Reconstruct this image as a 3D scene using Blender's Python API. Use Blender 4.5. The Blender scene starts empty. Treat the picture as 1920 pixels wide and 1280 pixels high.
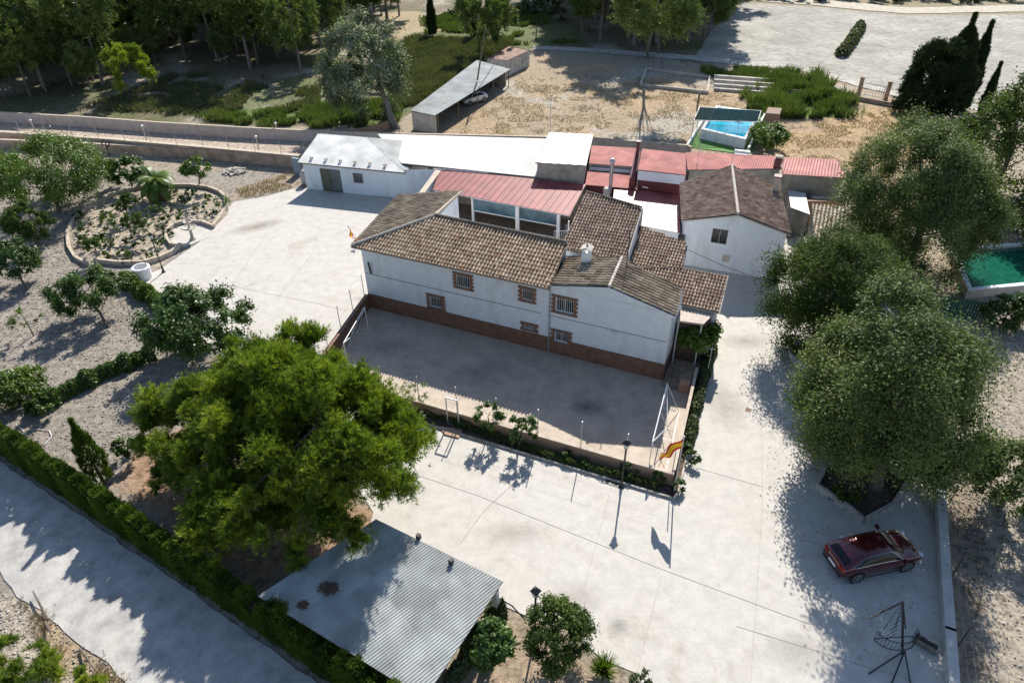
import bpy, bmesh, math, random
import numpy as np
from mathutils import Vector, Matrix
from mathutils.geometry import tessellate_polygon
random.seed(7); RS=np.random.RandomState(11)
sc=bpy.context.scene
COL=sc.collection
PI=math.pi
# ---------------------------------------------------------------- camera, world, sun, exposure
CAMH=28.0; F=1280.0
_n=np.array([24.0,1743.0,F]); _n/=np.linalg.norm(_n)
_up=-_n; _f=np.array([0,0,1.0]); _y=_f-_up*(_f@_up); _y/=np.linalg.norm(_y); _x=np.cross(_y,_up)
RC=np.array([_x,_y,_up])
cam=bpy.data.cameras.new('camera'); camo=bpy.data.objects.new('camera',cam); COL.objects.link(camo)
cam.sensor_width=36; cam.lens=24; cam.clip_end=2000; cam.clip_start=0.5
M3=Matrix(((RC[0][0],-RC[0][1],-RC[0][2]),(RC[1][0],-RC[1][1],-RC[1][2]),(RC[2][0],-RC[2][1],-RC[2][2])))
camo.matrix_world=Matrix.Translation((0,0,CAMH))@M3.to_4x4()
sc.camera=camo
SUN_EL=math.radians(40.3); SH=math.radians(-103.4)       # direction the shadows run
sundir=Vector((-math.cos(SH)*math.cos(SUN_EL),-math.sin(SH)*math.cos(SUN_EL),math.sin(SUN_EL)))
sl=bpy.data.lights.new('sun','SUN'); sl.energy=4.6; sl.angle=math.radians(0.53); sl.color=(1,0.95,0.87)
so=bpy.data.objects.new('sun',sl); COL.objects.link(so); so.rotation_euler=sundir.to_track_quat('Z','Y').to_euler(); so.location=(0,40,60)
w=bpy.data.worlds.new("World"); sc.world=w; w.use_nodes=True
nt=w.node_tree; bg=nt.nodes['Background']; sky=nt.nodes.new('ShaderNodeTexSky'); sky.sky_type='NISHITA'; sky.sun_disc=False
sky.sun_elevation=SUN_EL; sky.sun_rotation=math.atan2(sundir.x,sundir.y); sky.altitude=500; sky.air_density=1.0; sky.dust_density=0.6
nt.links.new(sky.outputs[0],bg.inputs[0]); bg.inputs[1].default_value=0.10
sc.view_settings.view_transform='Standard'; sc.view_settings.look='None'; sc.view_settings.exposure=0.70; sc.view_settings.gamma=1
sc.render.resolution_x=1024; sc.render.resolution_y=682
sc.cycles.max_bounces=5; sc.cycles.transparent_max_bounces=6; sc.cycles.diffuse_bounces=3; sc.cycles.glossy_bounces=2; sc.cycles.transmission_bounces=3
# ---------------------------------------------------------------- mapping helpers
C0=np.array([0,0,CAMH])
def ray(u,v): return RC@np.array([(u-960)/F,(v-640)/F,1.0])
def G(u,v,z=0.0):                       # surveyed point: where this line of sight meets height z
    r=ray(u,v); p=C0+r*((z-CAMH)/r[2]); return Vector((p[0],p[1],z))
def proj(p):
    c=RC.T@(np.array(p)-C0); return c[0]/c[2]*F+960,c[1]/c[2]*F+640
ANG=math.radians(-23.954); OA=Vector((-10.689,42.760,0))
AX=Vector((math.cos(ANG),math.sin(ANG),0)); BX=Vector((-AX.y,AX.x,0))
def LW(a,b,z=0.0): return OA+AX*a+BX*b+Vector((0,0,z))
def toL(p):
    q=Vector(p)-OA; return q.dot(AX),q.dot(BX)
def WB(u,v,b0):
    r=Vector(ray(u,v)); o=Vector(C0); t=(b0-(o-OA).dot(BX))/r.dot(BX); p=o+r*t; return (p-OA).dot(AX),p.z
def pxr(u,v,z,rpx):                     # size in metres of rpx pixels at that point
    return rpx/F*float((RC.T@(np.array(G(u,v,z))-C0))[2])
# ---------------------------------------------------------------- materials
MATS={}
def ramp(nt,stops):
    r=nt.nodes.new('ShaderNodeValToRGB'); e=r.color_ramp.elements
    while len(e)<len(stops): e.new(0.5)
    for i,(p,c) in enumerate(stops): e[i].position=p; e[i].color=(*c,1) if len(c)==3 else c
    return r
def mat(name,col,rough=0.8,var=0.12,scale=3.0,bump=0.0,bscale=20.0,metal=0.0,spec=0.5,col2=None,detail=6,alpha=None,trans=0,extra=None,bdist=0.02):
    m=bpy.data.materials.new(name); m.use_nodes=True; nt=m.node_tree; b=nt.nodes['Principled BSDF']
    b.inputs['Roughness'].default_value=rough; b.inputs['Metallic'].default_value=metal; b.inputs['Specular IOR Level'].default_value=spec
    tc=nt.nodes.new('ShaderNodeTexCoord')
    n=nt.nodes.new('ShaderNodeTexNoise'); n.inputs['Scale'].default_value=scale; n.inputs['Detail'].default_value=detail; n.inputs['Roughness'].default_value=0.65
    nt.links.new(tc.outputs['Object'],n.inputs['Vector'])
    c2=col2 or tuple(x*(1-var*2.2) for x in col); c1=tuple(min(1,x*(1+var)) for x in col)
    r=ramp(nt,[(0.34,c2),(0.62,c1)]); nt.links.new(n.outputs['Fac'],r.inputs['Fac'])
    nt.links.new(r.outputs['Color'],b.inputs['Base Color'])
    if bump:
        n2=nt.nodes.new('ShaderNodeTexNoise'); n2.inputs['Scale'].default_value=bscale; n2.inputs['Detail'].default_value=5
        nt.links.new(tc.outputs['Object'],n2.inputs['Vector'])
        bp=nt.nodes.new('ShaderNodeBump'); bp.inputs['Strength'].default_value=bump; bp.inputs['Distance'].default_value=bdist
        nt.links.new(n2.outputs['Fac'],bp.inputs['Height']); nt.links.new(bp.outputs['Normal'],b.inputs['Normal'])
    if alpha is not None: b.inputs['Alpha'].default_value=alpha
    if trans: b.inputs['Transmission Weight'].default_value=trans
    if extra: extra(nt,b,tc,r)
    MATS[name]=m; return m
def mixn(nt,a,bc,fac,mode='MIX'):
    x=nt.nodes.new('ShaderNodeMix'); x.data_type='RGBA'; x.blend_type=mode
    for s,v in ((x.inputs[6],a),(x.inputs[7],bc),(x.inputs[0],fac)):
        if hasattr(v,'links') or hasattr(v,'is_linked'): nt.links.new(v,s)
        elif isinstance(v,(int,float)): s.default_value=v
        else: s.default_value=(*v,1)
    return x.outputs[2]
def varmat(name,stops,rough=0.8,spec=0.4,trans=0.0,nscale=0,bump=0):      # colour picked per face by the 'var' attribute
    m=bpy.data.materials.new(name); m.use_nodes=True; nt=m.node_tree; b=nt.nodes['Principled BSDF']
    a=nt.nodes.new('ShaderNodeAttribute'); a.attribute_name='var'; r=ramp(nt,stops); nt.links.new(a.outputs['Fac'],r.inputs['Fac'])
    b.inputs['Roughness'].default_value=rough; b.inputs['Specular IOR Level'].default_value=spec
    c=r.outputs['Color']
    if nscale:
        tc=nt.nodes.new('ShaderNodeTexCoord'); n=nt.nodes.new('ShaderNodeTexNoise'); n.inputs['Scale'].default_value=nscale; n.inputs['Detail'].default_value=6
        nt.links.new(tc.outputs['Object'],n.inputs['Vector']); r2=ramp(nt,[(0.35,(0.74,0.72,0.69)),(0.65,(1.1,1.08,1.06))]); nt.links.new(n.outputs['Fac'],r2.inputs['Fac'])
        c=mixn(nt,c,r2.outputs['Color'],1.0,'MULTIPLY')
    nt.links.new(c,b.inputs['Base Color'])
    if trans:
        t=nt.nodes.new('ShaderNodeBsdfTranslucent'); mx=nt.nodes.new('ShaderNodeMixShader'); mx.inputs[0].default_value=trans
        c2=mixn(nt,c,(1.0,1.15,0.45),1.0,'MULTIPLY')
        nt.links.new(c2,t.inputs['Color']); nt.links.new(b.outputs[0],mx.inputs[1]); nt.links.new(t.outputs[0],mx.inputs[2])
        nt.links.new(mx.outputs[0],nt.nodes['Material Output'].inputs['Surface'])
    MATS[name]=m; return m
# ---------------------------------------------------------------- object helpers
WLOC={}
def tag(o,label=None,cat=None,group=None,kind=None):
    if label: o['label']=label
    if cat: o['category']=cat
    if group: o['group']=group
    if kind: o['kind']=kind
    return o
def thing(name,label,cat,loc=(0,0,0),group=None):
    o=bpy.data.objects.new(name,None); COL.objects.link(o); o.location=loc; o.empty_display_size=0.3
    WLOC[o.name]=Vector(loc); return tag(o,label,cat,group)
def mk(name,V,Fc,m,parent=None,var=None,smooth=False,origin=None,mi=None):
    """link one mesh object; V in world coordinates (or local ones while the thing is at the origin)"""
    V=np.asarray(V,dtype=np.float64).reshape(-1,3)
    if parent is not None: off=WLOC[parent.name]
    elif origin is not None: off=Vector(origin)
    else:
        lo=V.min(0); hi=V.max(0); off=Vector(((lo[0]+hi[0])/2,(lo[1]+hi[1])/2,lo[2]))
    me=bpy.data.meshes.new(name)
    Vl=V-np.array(off)
    if isinstance(Fc,np.ndarray):
        nf,k=Fc.shape
        me.vertices.add(len(Vl)); me.vertices.foreach_set('co',Vl.astype(np.float32).ravel())
        me.loops.add(nf*k); me.loops.foreach_set('vertex_index',Fc.astype(np.int32).ravel())
        me.polygons.add(nf); me.polygons.foreach_set('loop_start',np.arange(0,nf*k,k,dtype=np.int32))
        me.update(calc_edges=True)
    else:
        me.from_pydata([tuple(v) for v in Vl],[],Fc); me.update()
    if var is not None:
        a=me.attributes.new('var','FLOAT','FACE'); a.data.foreach_set('value',np.asarray(var,dtype=np.float32))
    for mm in (m if isinstance(m,(list,tuple)) else [m]): me.materials.append(mm)
    if mi is not None: me.polygons.foreach_set('material_index',np.asarray(mi,dtype=np.int32))
    if smooth: me.polygons.foreach_set('use_smooth',np.ones(len(me.polygons),dtype=bool))
    o=bpy.data.objects.new(name,me); COL.objects.link(o)
    if parent is not None: o.parent=parent; WLOC[o.name]=Vector(off)
    else: o.location=off; WLOC[o.name]=Vector(off)
    return o
class MB:
    def __init__(s): s.v=[]; s.f=[]; s.var=[]
    def add(s,vs,fs,var=None):
        n=len(s.v); s.v+= [tuple(x) for x in vs]; s.f+=[tuple(i+n for i in f) for f in fs]; s.var+=[random.random() if var is None else var]*len(fs)
        return s
    def box(s,c,size,rot=0.0,M=None,top=1.0):
        hx,hy,hz=size[0]/2,size[1]/2,size[2]/2; vs=[]
        for dz,k in ((-hz,1),(hz,top)):
            for dx,dy in ((-hx,-hy),(hx,-hy),(hx,hy),(-hx,hy)): vs.append(Vector((dx*k,dy*k,dz)))
        if M is None: M=Matrix.Rotation(rot,3,'Z')
        vs=[M@v+Vector(c) for v in vs]
        return s.add(vs,[(3,2,1,0),(4,5,6,7),(0,1,5,4),(1,2,6,5),(2,3,7,6),(3,0,4,7)])
    def beam(s,p0,p1,w,h):
        p0=Vector(p0);p1=Vector(p1); d=p1-p0; L=d.length; d.normalize()
        up=Vector((0,0,1)) if abs(d.z)<0.95 else Vector((0,1,0)); sx=d.cross(up).normalized(); uz=sx.cross(d)
        M=Matrix((d,sx,uz)).transposed(); return s.box((p0+p1)/2,(L,w,h),M=M)
    def tube(s,pts,r,n=6,cap=True):
        pts=[Vector(p) for p in pts]; rs=r if isinstance(r,(list,tuple)) else [r]*len(pts); vs=[];fs=[]
        for i,p in enumerate(pts):
            d=(pts[min(i+1,len(pts)-1)]-pts[max(i-1,0)]).normalized()
            up=Vector((0,0,1)) if abs(d.z)<0.9 else Vector((1,0,0)); a=d.cross(up).normalized(); b=a.cross(d)
            for k in range(n): t=2*PI*k/n; vs.append(p+(a*math.cos(t)+b*math.sin(t))*rs[i])
        for i in range(len(pts)-1):
            for k in range(n): fs.append((i*n+k,i*n+(k+1)%n,(i+1)*n+(k+1)%n,(i+1)*n+k))
        if cap: fs+= [tuple(range(n)),tuple(reversed(range((len(pts)-1)*n,len(pts)*n)))]
        return s.add(vs,fs)
    def lathe(s,c,prof,n=20):
        c=Vector(c); vs=[];fs=[]
        for r,z in prof:
            for k in range(n): t=2*PI*k/n; vs.append(c+Vector((r*math.cos(t),r*math.sin(t),z)))
        for i in range(len(prof)-1):
            for k in range(n): fs.append((i*n+k,i*n+(k+1)%n,(i+1)*n+(k+1)%n,(i+1)*n+k))
        fs+=[tuple(reversed(range(n))),tuple(range((len(prof)-1)*n,len(prof)*n))]
        return s.add(vs,fs)
    def prism(s,poly,z0,z1):               # poly: xy or Vector list; z1 may be a list of heights
        n=len(poly); P=[Vector((p[0],p[1])) for p in poly]
        a=sum(P[i].x*P[(i+1)%n].y-P[(i+1)%n].x*P[i].y for i in range(n))
        idx=list(range(n)) if a>0 else list(reversed(range(n)))
        zt=z1 if isinstance(z1,(list,tuple)) else [z1]*n; zb=z0 if isinstance(z0,(list,tuple)) else [z0]*n
        vs=[(P[i].x,P[i].y,zb[i]) for i in idx]+[(P[i].x,P[i].y,zt[i]) for i in idx]
        fs=[(i,(i+1)%n,n+(i+1)%n,n+i) for i in range(n)]
        tri=tessellate_polygon([[Vector((P[i].x,P[i].y,0)) for i in idx]]) if n>4 else [tuple(range(n))]
        for t in tri:
            t=tuple(t)
            q=[P[idx[i]] for i in t]; ar=sum(q[i].x*q[(i+1)%len(q)].y-q[(i+1)%len(q)].x*q[i].y for i in range(len(q)))
            if ar<0: t=tuple(reversed(t))
            fs.append(tuple(n+i for i in t)); fs.append(tuple(reversed(t)))
        return s.add(vs,fs)
    def build(s,name,m,parent=None,smooth=False,origin=None): return mk(name,s.v,s.f,m,parent,s.var,smooth,origin)
def put(o,label,cat,group=None,kind=None): return tag(o,label,cat,group,kind)
def dup(root,loc,rz=0.0,sc_=1.0,label=None,group=None):
    r=root.copy(); COL.objects.link(r); r.location=loc; r.rotation_euler=(0,0,rz); r.scale=(sc_,)*3 if not isinstance(sc_,tuple) else sc_
    if label: r['label']=label
    if group: r['group']=group
    for ch in list(root.children):
        c=ch.copy(); COL.objects.link(c); c.parent=r
        for g in list(ch.children):
            d=g.copy(); COL.objects.link(d); d.parent=c
    return r
# ---------------------------------------------------------------- sheets on the ground
def fray(P,step=1.0,amp=0.0,seed=0):
    rr=random.Random(seed); out=[]; n=len(P)
    for i in range(n):
        a=Vector(P[i]);b=Vector(P[(i+1)%n]); L=(b-a).length; k=max(1,int(L/step))
        for j in range(k):
            p=a.lerp(b,j/k)
            if amp and 0<j: p=p+Vector((rr.uniform(-amp,amp),rr.uniform(-amp,amp),0))
            out.append(p)
    return out
def sheet(name,px,z,m,amp=0.0,step=1.0,seed=0,world=False):
    P=[Vector((*p[:2],z)) if world else G(p[0],p[1],z) for p in px]
    if amp: P=fray(P,step,amp,seed)
    P=[Vector((p.x,p.y,z)) for p in P]
    tri=[]
    for t in tessellate_polygon([P]):
        a,b,c=(P[i] for i in t)
        tri.append(tuple(t) if (b-a).cross(c-a).z>0 else tuple(reversed(t)))
    o=mk(name,P,tri,m); o['kind']='structure'; return o
# ---------------------------------------------------------------- roofs
def roof(name,poly,kind,m,parent,up=None,thick=0.1,pitch=0.24,row=0.36,under=None,seed=0):
    """poly: convex, roughly planar world polygon; real tile / corrugation relief cut to it"""
    P=[Vector(p) for p in poly]; n=Vector((0,0,0)); c=sum(P,Vector((0,0,0)))/len(P)
    for i in range(len(P)): n+= (P[i]-c).cross(P[(i+1)%len(P)]-c)
    n.normalize(); 
    if n.z<0: n=-n; P=P[::-1]
    P=[p-n*((p-c).dot(n)) for p in P]
    t=Vector(up)-n*Vector(up).dot(n) if up is not None else Vector((0,0,1))-n*n.z
    t.normalize(); e=t.cross(n)
    S=[(p-c).dot(e) for p in P]; T=[(p-c).dot(t) for p in P]; s0,s1,t0,t1=min(S),max(S),min(T),max(T)
    rr=np.random.RandomState(seed+5)
    if kind=='tile':
        fr=np.array([0,.1,.2,.3,.4,.5,.6,.8]); nc=int((s1-s0)/pitch)+2
        ss=(s0+(np.arange(nc)[:,None]+fr[None,:])*pitch).ravel(); fx=np.tile(fr,nc); ci=np.repeat(np.arange(nc),len(fr))
        hs=np.where(fx<=.6,0.29*pitch*np.sin(PI*fx/.6),-0.19*pitch*np.sin(PI*(fx-.6)/.4))
        nr=int((t1-t0)/row)+2; fr2=np.array([0.01,0.99]); tt=(t0+(np.arange(nr)[:,None]+fr2[None,:])*row).ravel(); ri=np.repeat(np.arange(nr),2); ht=np.tile(np.array([0.04,0.0]),nr)
        sj=np.repeat(0.012*rr.randn(nc,nr)[:,None,:],len(fr),1).reshape(-1,nr)[:,ri]
        H=hs[:,None]+ht[None,:]+np.abs(sj)*0.5; SS=ss[:,None]+sj*0.6+0*H; TT=tt[None,:]+(rr.randn(nc,nr)*0.012)[ci][:,ri]
        tv=rr.rand(nc*2,nr)
        def fvar(i,j): return (.04+.22*tv[ci[i]*2+1,ri[j]]) if fx[i]>=.6 else (.3+.7*tv[ci[i]*2,ri[j]])  # channels coloured darker than covers: shade of the relief painted in
    elif kind=='corr':
        nc=int((s1-s0)/pitch)+2; fr=np.array([0,.25,.5,.75]); ss=(s0+(np.arange(nc)[:,None]+fr)*pitch).ravel(); hs=0.022*np.sin(2*PI*np.tile(fr,nc)+.3)
        tt=np.linspace(t0-.01,t1+.01,max(2,int((t1-t0)/1.6)+2)); ri=np.arange(len(tt)); H=hs[:,None]+0*tt[None,:]; SS=ss[:,None]+0*H; TT=tt[None,:]+0*H
        pv=rr.rand(int(nc/5)+2,len(tt))
        def fvar(i,j): return pv[(i//4)//5,j]
    elif kind=='seam':
        fr=np.array([0,.04,.05,.09,.1]) ; nc=int((s1-s0)/pitch)+2; ss=(s0+(np.arange(nc)[:,None]+np.array([0,.02,.06,.08,.5])/ (1.0)*np.array([1,1,1,1,1]))*1.0)
        base=s0+np.arange(nc)*pitch; ss=(base[:,None]+np.array([0,.012,.045,.06])[None,:]).ravel(); hs=np.tile(np.array([0,.035,.035,0]),nc)
        tt=np.array([t0-.01,t1+.01]); H=hs[:,None]+0*tt[None,:]; SS=ss[:,None]+0*H; TT=tt[None,:]+0*H
        pv=rr.rand(nc+2)
        def fvar(i,j): return pv[i//4]
    else:
        ss=np.array([s0-.1,s1+.1]); tt=np.array([t0-.1,t1+.1]); H=np.zeros((2,2)); SS=ss[:,None]+0*H; TT=tt[None,:]+0*H
        def fvar(i,j): return 0.5
    A,Bn=H.shape
    W=np.array(c)[None,None,:]+SS[...,None]*np.array(e)+TT[...,None]*np.array(t)+H[...,None]*np.array(n)
    W=W.reshape(-1,3); bm=bmesh.new(); vs=[bm.verts.new(x) for x in W]; lay=bm.faces.layers.float.new('var')
    for i in range(A-1):
        for j in range(Bn-1):
            f=bm.faces.new((vs[i*Bn+j],vs[(i+1)*Bn+j],vs[(i+1)*Bn+j+1],vs[i*Bn+j+1])); f[lay]=float(fvar(i,j))
    for i in range(len(P)):
        a=P[i];b=P[(i+1)%len(P)]; if_=(b-a)
        if if_.length<1e-3: continue
        no=if_.cross(n).normalized()
        bmesh.ops.bisect_plane(bm,geom=bm.verts[:]+bm.edges[:]+bm.faces[:],dist=1e-5,plane_co=a,plane_no=no,clear_outer=True)
    bm.normal_update()
    off=WLOC[parent.name] if parent else Vector((0,0,0))
    # underside slab
    lo=-0.045
    tv_=[bm.verts.new(p+n*lo) for p in P]; bv=[bm.verts.new(p+n*(lo-thick)) for p in P]; k=len(P)
    for i in range(k):
        f=bm.faces.new((tv_[(i+1)%k],tv_[i],bv[i],bv[(i+1)%k])); f[lay]=0.5; f.material_index=1
    f=bm.faces.new(bv[::-1]); f[lay]=0.5; f.material_index=1
    for v in bm.verts: v.co-=off
    me=bpy.data.meshes.new(name); bm.to_mesh(me); bm.free()
    me.materials.append(m); me.materials.append(under or m)
    o=bpy.data.objects.new(name,me); COL.objects.link(o)
    if parent: o.parent=parent
    WLOC[o.name]=off; return o
def ridge(name,p0,p1,m,parent,r=0.11):
    mb=MB(); p0=Vector(p0);p1=Vector(p1); k=max(1,int((p1-p0).length/0.4)); d=(p1-p0)/k
    for i in range(k): mb.tube([p0+d*i,p0+d*(i+1.08)],[r*random.uniform(.95,1.1),r*0.85],8)
    return mb.build(name,m,parent,smooth=False)
# ---------------------------------------------------------------- walls with real openings (local a / b frame or any p0->p1)
def wall(mb,p0,p1,z0,z1,holes=(),depth=0.18,tops=None):
    """vertical wall face from p0 to p1 seen from its right-hand side; holes=(s0,s1,h0,h1)"""
    p0=Vector(p0);p1=Vector(p1); L=(p1-p0).length; d=(p1-p0)/L; nrm=Vector((d.y,-d.x,0)); 
    xs=sorted({0.0,L,*[h[0] for h in holes],*[h[1] for h in holes]}); zs=sorted({z0,z1,*[h[2] for h in holes],*[h[3] for h in holes]})
    def P(s,z,k=0.0): q=p0+d*s-nrm*k; return (q.x,q.y,z)
    for i in range(len(xs)-1):
        for j in range(len(zs)-1):
            cx=(xs[i]+xs[i+1])/2;cz=(zs[j]+zs[j+1])/2
            if any(h[0]<cx<h[1] and h[2]<cz<h[3] for h in holes): continue
            mb.add([P(xs[i],zs[j]),P(xs[i+1],zs[j]),P(xs[i+1],zs[j+1]),P(xs[i],zs[j+1])],[(0,1,2,3)])
    for a,b,c,e in holes:
        for q in ([(a,c),(b,c)],[(b,c),(b,e)],[(b,e),(a,e)],[(a,e),(a,c)]):
            (s1,h1),(s2,h2)=q; mb.add([P(s1,h1),P(s1,h1,depth),P(s2,h2,depth),P(s2,h2)],[(0,1,2,3)])
    if tops: mb.add([P(s,z) for s,z in tops],[tuple(range(len(tops)))])
# ---------------------------------------------------------------- materials used
def stain(nt,b,tc,r):      # larger soft discolouration over the fine mottling
    n=nt.nodes.new('ShaderNodeTexNoise'); n.inputs['Scale'].default_value=0.22; n.inputs['Detail'].default_value=7; n.inputs['Roughness'].default_value=0.7; n.inputs['Distortion'].default_value=1.5
    nt.links.new(tc.outputs['Object'],n.inputs['Vector']); rr=ramp(nt,[(0.30,(0.78,0.74,0.68)),(0.42,(0.97,0.96,0.94)),(0.6,(1.0,1.0,1.0)),(0.75,(1.04,1.04,1.04))]); nt.links.new(n.outputs['Fac'],rr.inputs['Fac'])
    c=mixn(nt,r.outputs['Color'],rr.outputs['Color'],1.0,'MULTIPLY')
    n4=nt.nodes.new('ShaderNodeTexNoise'); n4.inputs['Scale'].default_value=0.55; n4.inputs['Detail'].default_value=9; n4.inputs['Roughness'].default_value=0.8; n4.inputs['Distortion'].default_value=3.0
    mp=nt.nodes.new('ShaderNodeMapping'); mp.inputs['Scale'].default_value=(1,.35,1); mp.inputs['Rotation'].default_value=(0,0,.5); nt.links.new(tc.outputs['Object'],mp.inputs[0]); nt.links.new(mp.outputs[0],n4.inputs['Vector'])
    r4=ramp(nt,[(0.60,(1,1,1)),(0.72,(0.80,0.74,0.66))]); nt.links.new(n4.outputs['Fac'],r4.inputs['Fac']); c=mixn(nt,c,r4.outputs['Color'],1.0,'MULTIPLY')
    n5=nt.nodes.new('ShaderNodeTexNoise'); n5.inputs['Scale'].default_value=9; n5.inputs['Detail'].default_value=6; nt.links.new(tc.outputs['Object'],n5.inputs['Vector']); r5=ramp(nt,[(0.3,(.94,.94,.94)),(.6,(1.03,1.03,1.03))]); nt.links.new(n5.outputs['Fac'],r5.inputs['Fac']); c=mixn(nt,c,r5.outputs['Color'],1.0,'MULTIPLY')
    nt.links.new(c,b.inputs['Base Color'])
concrete=mat('concrete',(0.495,0.468,0.425),0.75,0.05,1.6,0.15,30,spec=0.35,extra=stain)
courtcon=mat('court_concrete',(0.46,0.385,0.305),0.72,0.09,0.8,0.15,30,spec=0.35,extra=stain)
jointm=mat('joint',(0.34,0.32,0.29),0.9,0.1)
roadm=mat('road_gravel',(0.42,0.405,0.38),0.95,0.13,1.1,0.5,14,col2=(0.31,0.30,0.29),extra=stain)
white=mat('white_paint',(0.78,0.79,0.80),0.85,0.02,1.2,0.1,12,extra=None)
def wallx(nt,b,tc,r):
    n=nt.nodes.new('ShaderNodeTexNoise'); n.inputs['Scale'].default_value=1.2; n.inputs['Detail'].default_value=8
    mp=nt.nodes.new('ShaderNodeMapping'); mp.inputs['Scale'].default_value=(1,1,0.25); nt.links.new(tc.outputs['Object'],mp.inputs[0]); nt.links.new(mp.outputs[0],n.inputs['Vector'])
    rr=ramp(nt,[(0.30,(0.88,0.86,0.83)),(0.48,(1,1,1))]); nt.links.new(n.outputs['Fac'],rr.inputs['Fac'])
    nt.links.new(mixn(nt,r.outputs['Color'],rr.outputs['Color'],1.0,'MULTIPLY'),b.inputs['Base Color'])
whitew=mat('whitewash',(0.74,0.77,0.80),0.9,0.03,2.0,0.25,8,extra=wallx)
greyw=mat('cement_render',(0.36,0.33,0.28),0.92,0.15,1.5,0.4,10,extra=wallx)
tanwall=mat('tan_wall',(0.50,0.45,0.40),0.9,0.08,1.5,0.3,10,extra=wallx)
def brickx(nt,b,tc,r):
    br=nt.nodes.new('ShaderNodeTexBrick'); br.inputs['Scale'].default_value=1.0; br.inputs['Mortar Size'].default_value=0.012; br.inputs['Brick Width'].default_value=0.4; br.inputs['Row Height'].default_value=0.2
    br.inputs['Color1'].default_value=(0.42,0.26,0.17,1); br.inputs['Color2'].default_value=(0.36,0.22,0.15,1); br.inputs['Mortar'].default_value=(0.24,0.18,0.14,1)
    g=nt.nodes.new('ShaderNodeNewGeometry'); sx=nt.nodes.new('ShaderNodeSeparateXYZ'); nt.links.new(tc.outputs['Object'],sx.inputs[0])
    ad=nt.nodes.new('ShaderNodeMath'); ad.operation='ADD'; nt.links.new(sx.outputs[0],ad.inputs[0]); nt.links.new(sx.outputs[1],ad.inputs[1])
    cx=nt.nodes.new('ShaderNodeCombineXYZ'); nt.links.new(ad.outputs[0],cx.inputs[0]); nt.links.new(sx.outputs[2],cx.inputs[1]); nt.links.new(cx.outputs[0],br.inputs['Vector'])
    nt.links.new(mixn(nt,r.outputs['Color'],br.outputs['Color'],0.75),b.inputs['Base Color'])
brick=mat('brick',(0.38,0.24,0.16),0.9,0.15,2.5,extra=brickx)
tanblock=mat('block_wall',(0.46,0.33,0.25),0.92,0.18,0.9,0.3,6)
dado=mat('dado_tile',(0.20,0.105,0.065),0.7,0.15,3.0,extra=None)
quoin=mat('quoin_brick',(0.24,0.12,0.07),0.8,0.2,6)
glass=mat('window_glass',(0.03,0.035,0.04),0.12,0.1,spec=0.6)
darkin=mat('dark_interior',(0.02,0.018,0.016),0.9)
whitemet=mat('white_metal',(0.75,0.75,0.74),0.45,0.04)
galv=mat('galvanised',(0.42,0.43,0.44),0.45,0.12,8,metal=0.5)
darkmet=mat('dark_metal',(0.02,0.02,0.024),0.5,0.2,8)
wood=mat('weathered_wood',(0.16,0.13,0.10),0.9,0.25,5,col2=(0.07,0.06,0.045))
greendoor=mat('olive_door',(0.15,0.14,0.10),0.6,0.15,4)
stone=mat('stone',(0.44,0.40,0.34),0.9,0.2,3,0.3,8)
coping=mat('coping',(0.50,0.42,0.33),0.9,0.1,3)
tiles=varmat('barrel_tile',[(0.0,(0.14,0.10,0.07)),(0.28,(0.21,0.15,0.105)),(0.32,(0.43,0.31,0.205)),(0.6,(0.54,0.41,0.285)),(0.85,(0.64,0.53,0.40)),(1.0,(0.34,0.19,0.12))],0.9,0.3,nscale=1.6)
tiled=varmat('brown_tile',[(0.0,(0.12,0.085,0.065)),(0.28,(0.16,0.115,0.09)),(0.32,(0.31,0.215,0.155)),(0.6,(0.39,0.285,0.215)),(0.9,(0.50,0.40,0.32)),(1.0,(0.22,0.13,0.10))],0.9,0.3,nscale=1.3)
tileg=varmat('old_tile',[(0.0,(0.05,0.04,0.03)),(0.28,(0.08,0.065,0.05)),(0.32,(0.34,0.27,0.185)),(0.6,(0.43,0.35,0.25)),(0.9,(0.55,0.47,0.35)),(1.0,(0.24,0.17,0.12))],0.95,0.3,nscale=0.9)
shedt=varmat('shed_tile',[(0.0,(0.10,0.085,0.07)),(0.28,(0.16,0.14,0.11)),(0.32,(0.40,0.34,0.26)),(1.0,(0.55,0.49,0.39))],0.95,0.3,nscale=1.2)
whitehip=varmat('white_hip_sheet',[(0.0,(0.74,0.74,0.72)),(1.0,(0.82,0.82,0.80))],0.7,0.4,nscale=0.5)
whitecor=varmat('white_sheet',[(0.0,(0.50,0.50,0.48)),(1.0,(0.58,0.58,0.56))],0.55,0.5,nscale=0.8)
greycor=varmat('grey_sheet',[(0.0,(0.32,0.345,0.34)),(1.0,(0.41,0.43,0.425))],0.5,0.5,nscale=0.9)
palecor=varmat('pale_sheet',[(0.0,(0.30,0.33,0.33)),(1.0,(0.40,0.43,0.42))],0.6,0.5,nscale=0.6)
redseam=varmat('red_metal',[(0.0,(0.24,0.055,0.055)),(1.0,(0.29,0.07,0.068))],0.55,0.3,nscale=0.7)
redglos=varmat('red_gloss_sheet',[(0.0,(0.33,0.10,0.095)),(1.0,(0.39,0.125,0.12))],0.36,0.6,nscale=0.7)
redcor=varmat('red_sheet',[(0.0,(0.33,0.09,0.08)),(1.0,(0.43,0.15,0.13))],0.6,0.3,nscale=0.9)
maroon=mat('maroon_paint',(0.12,0.02,0.022),0.5,0.1)
rust=mat('rust_sheet',(0.22,0.12,0.08),0.8,0.25,1.0)
bark=mat('bark',(0.15,0.125,0.10),0.95,0.25,6,0.6,12)
barkp=mat('bark_pale',(0.21,0.19,0.165),0.95,0.2,6,0.5,12)
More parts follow.
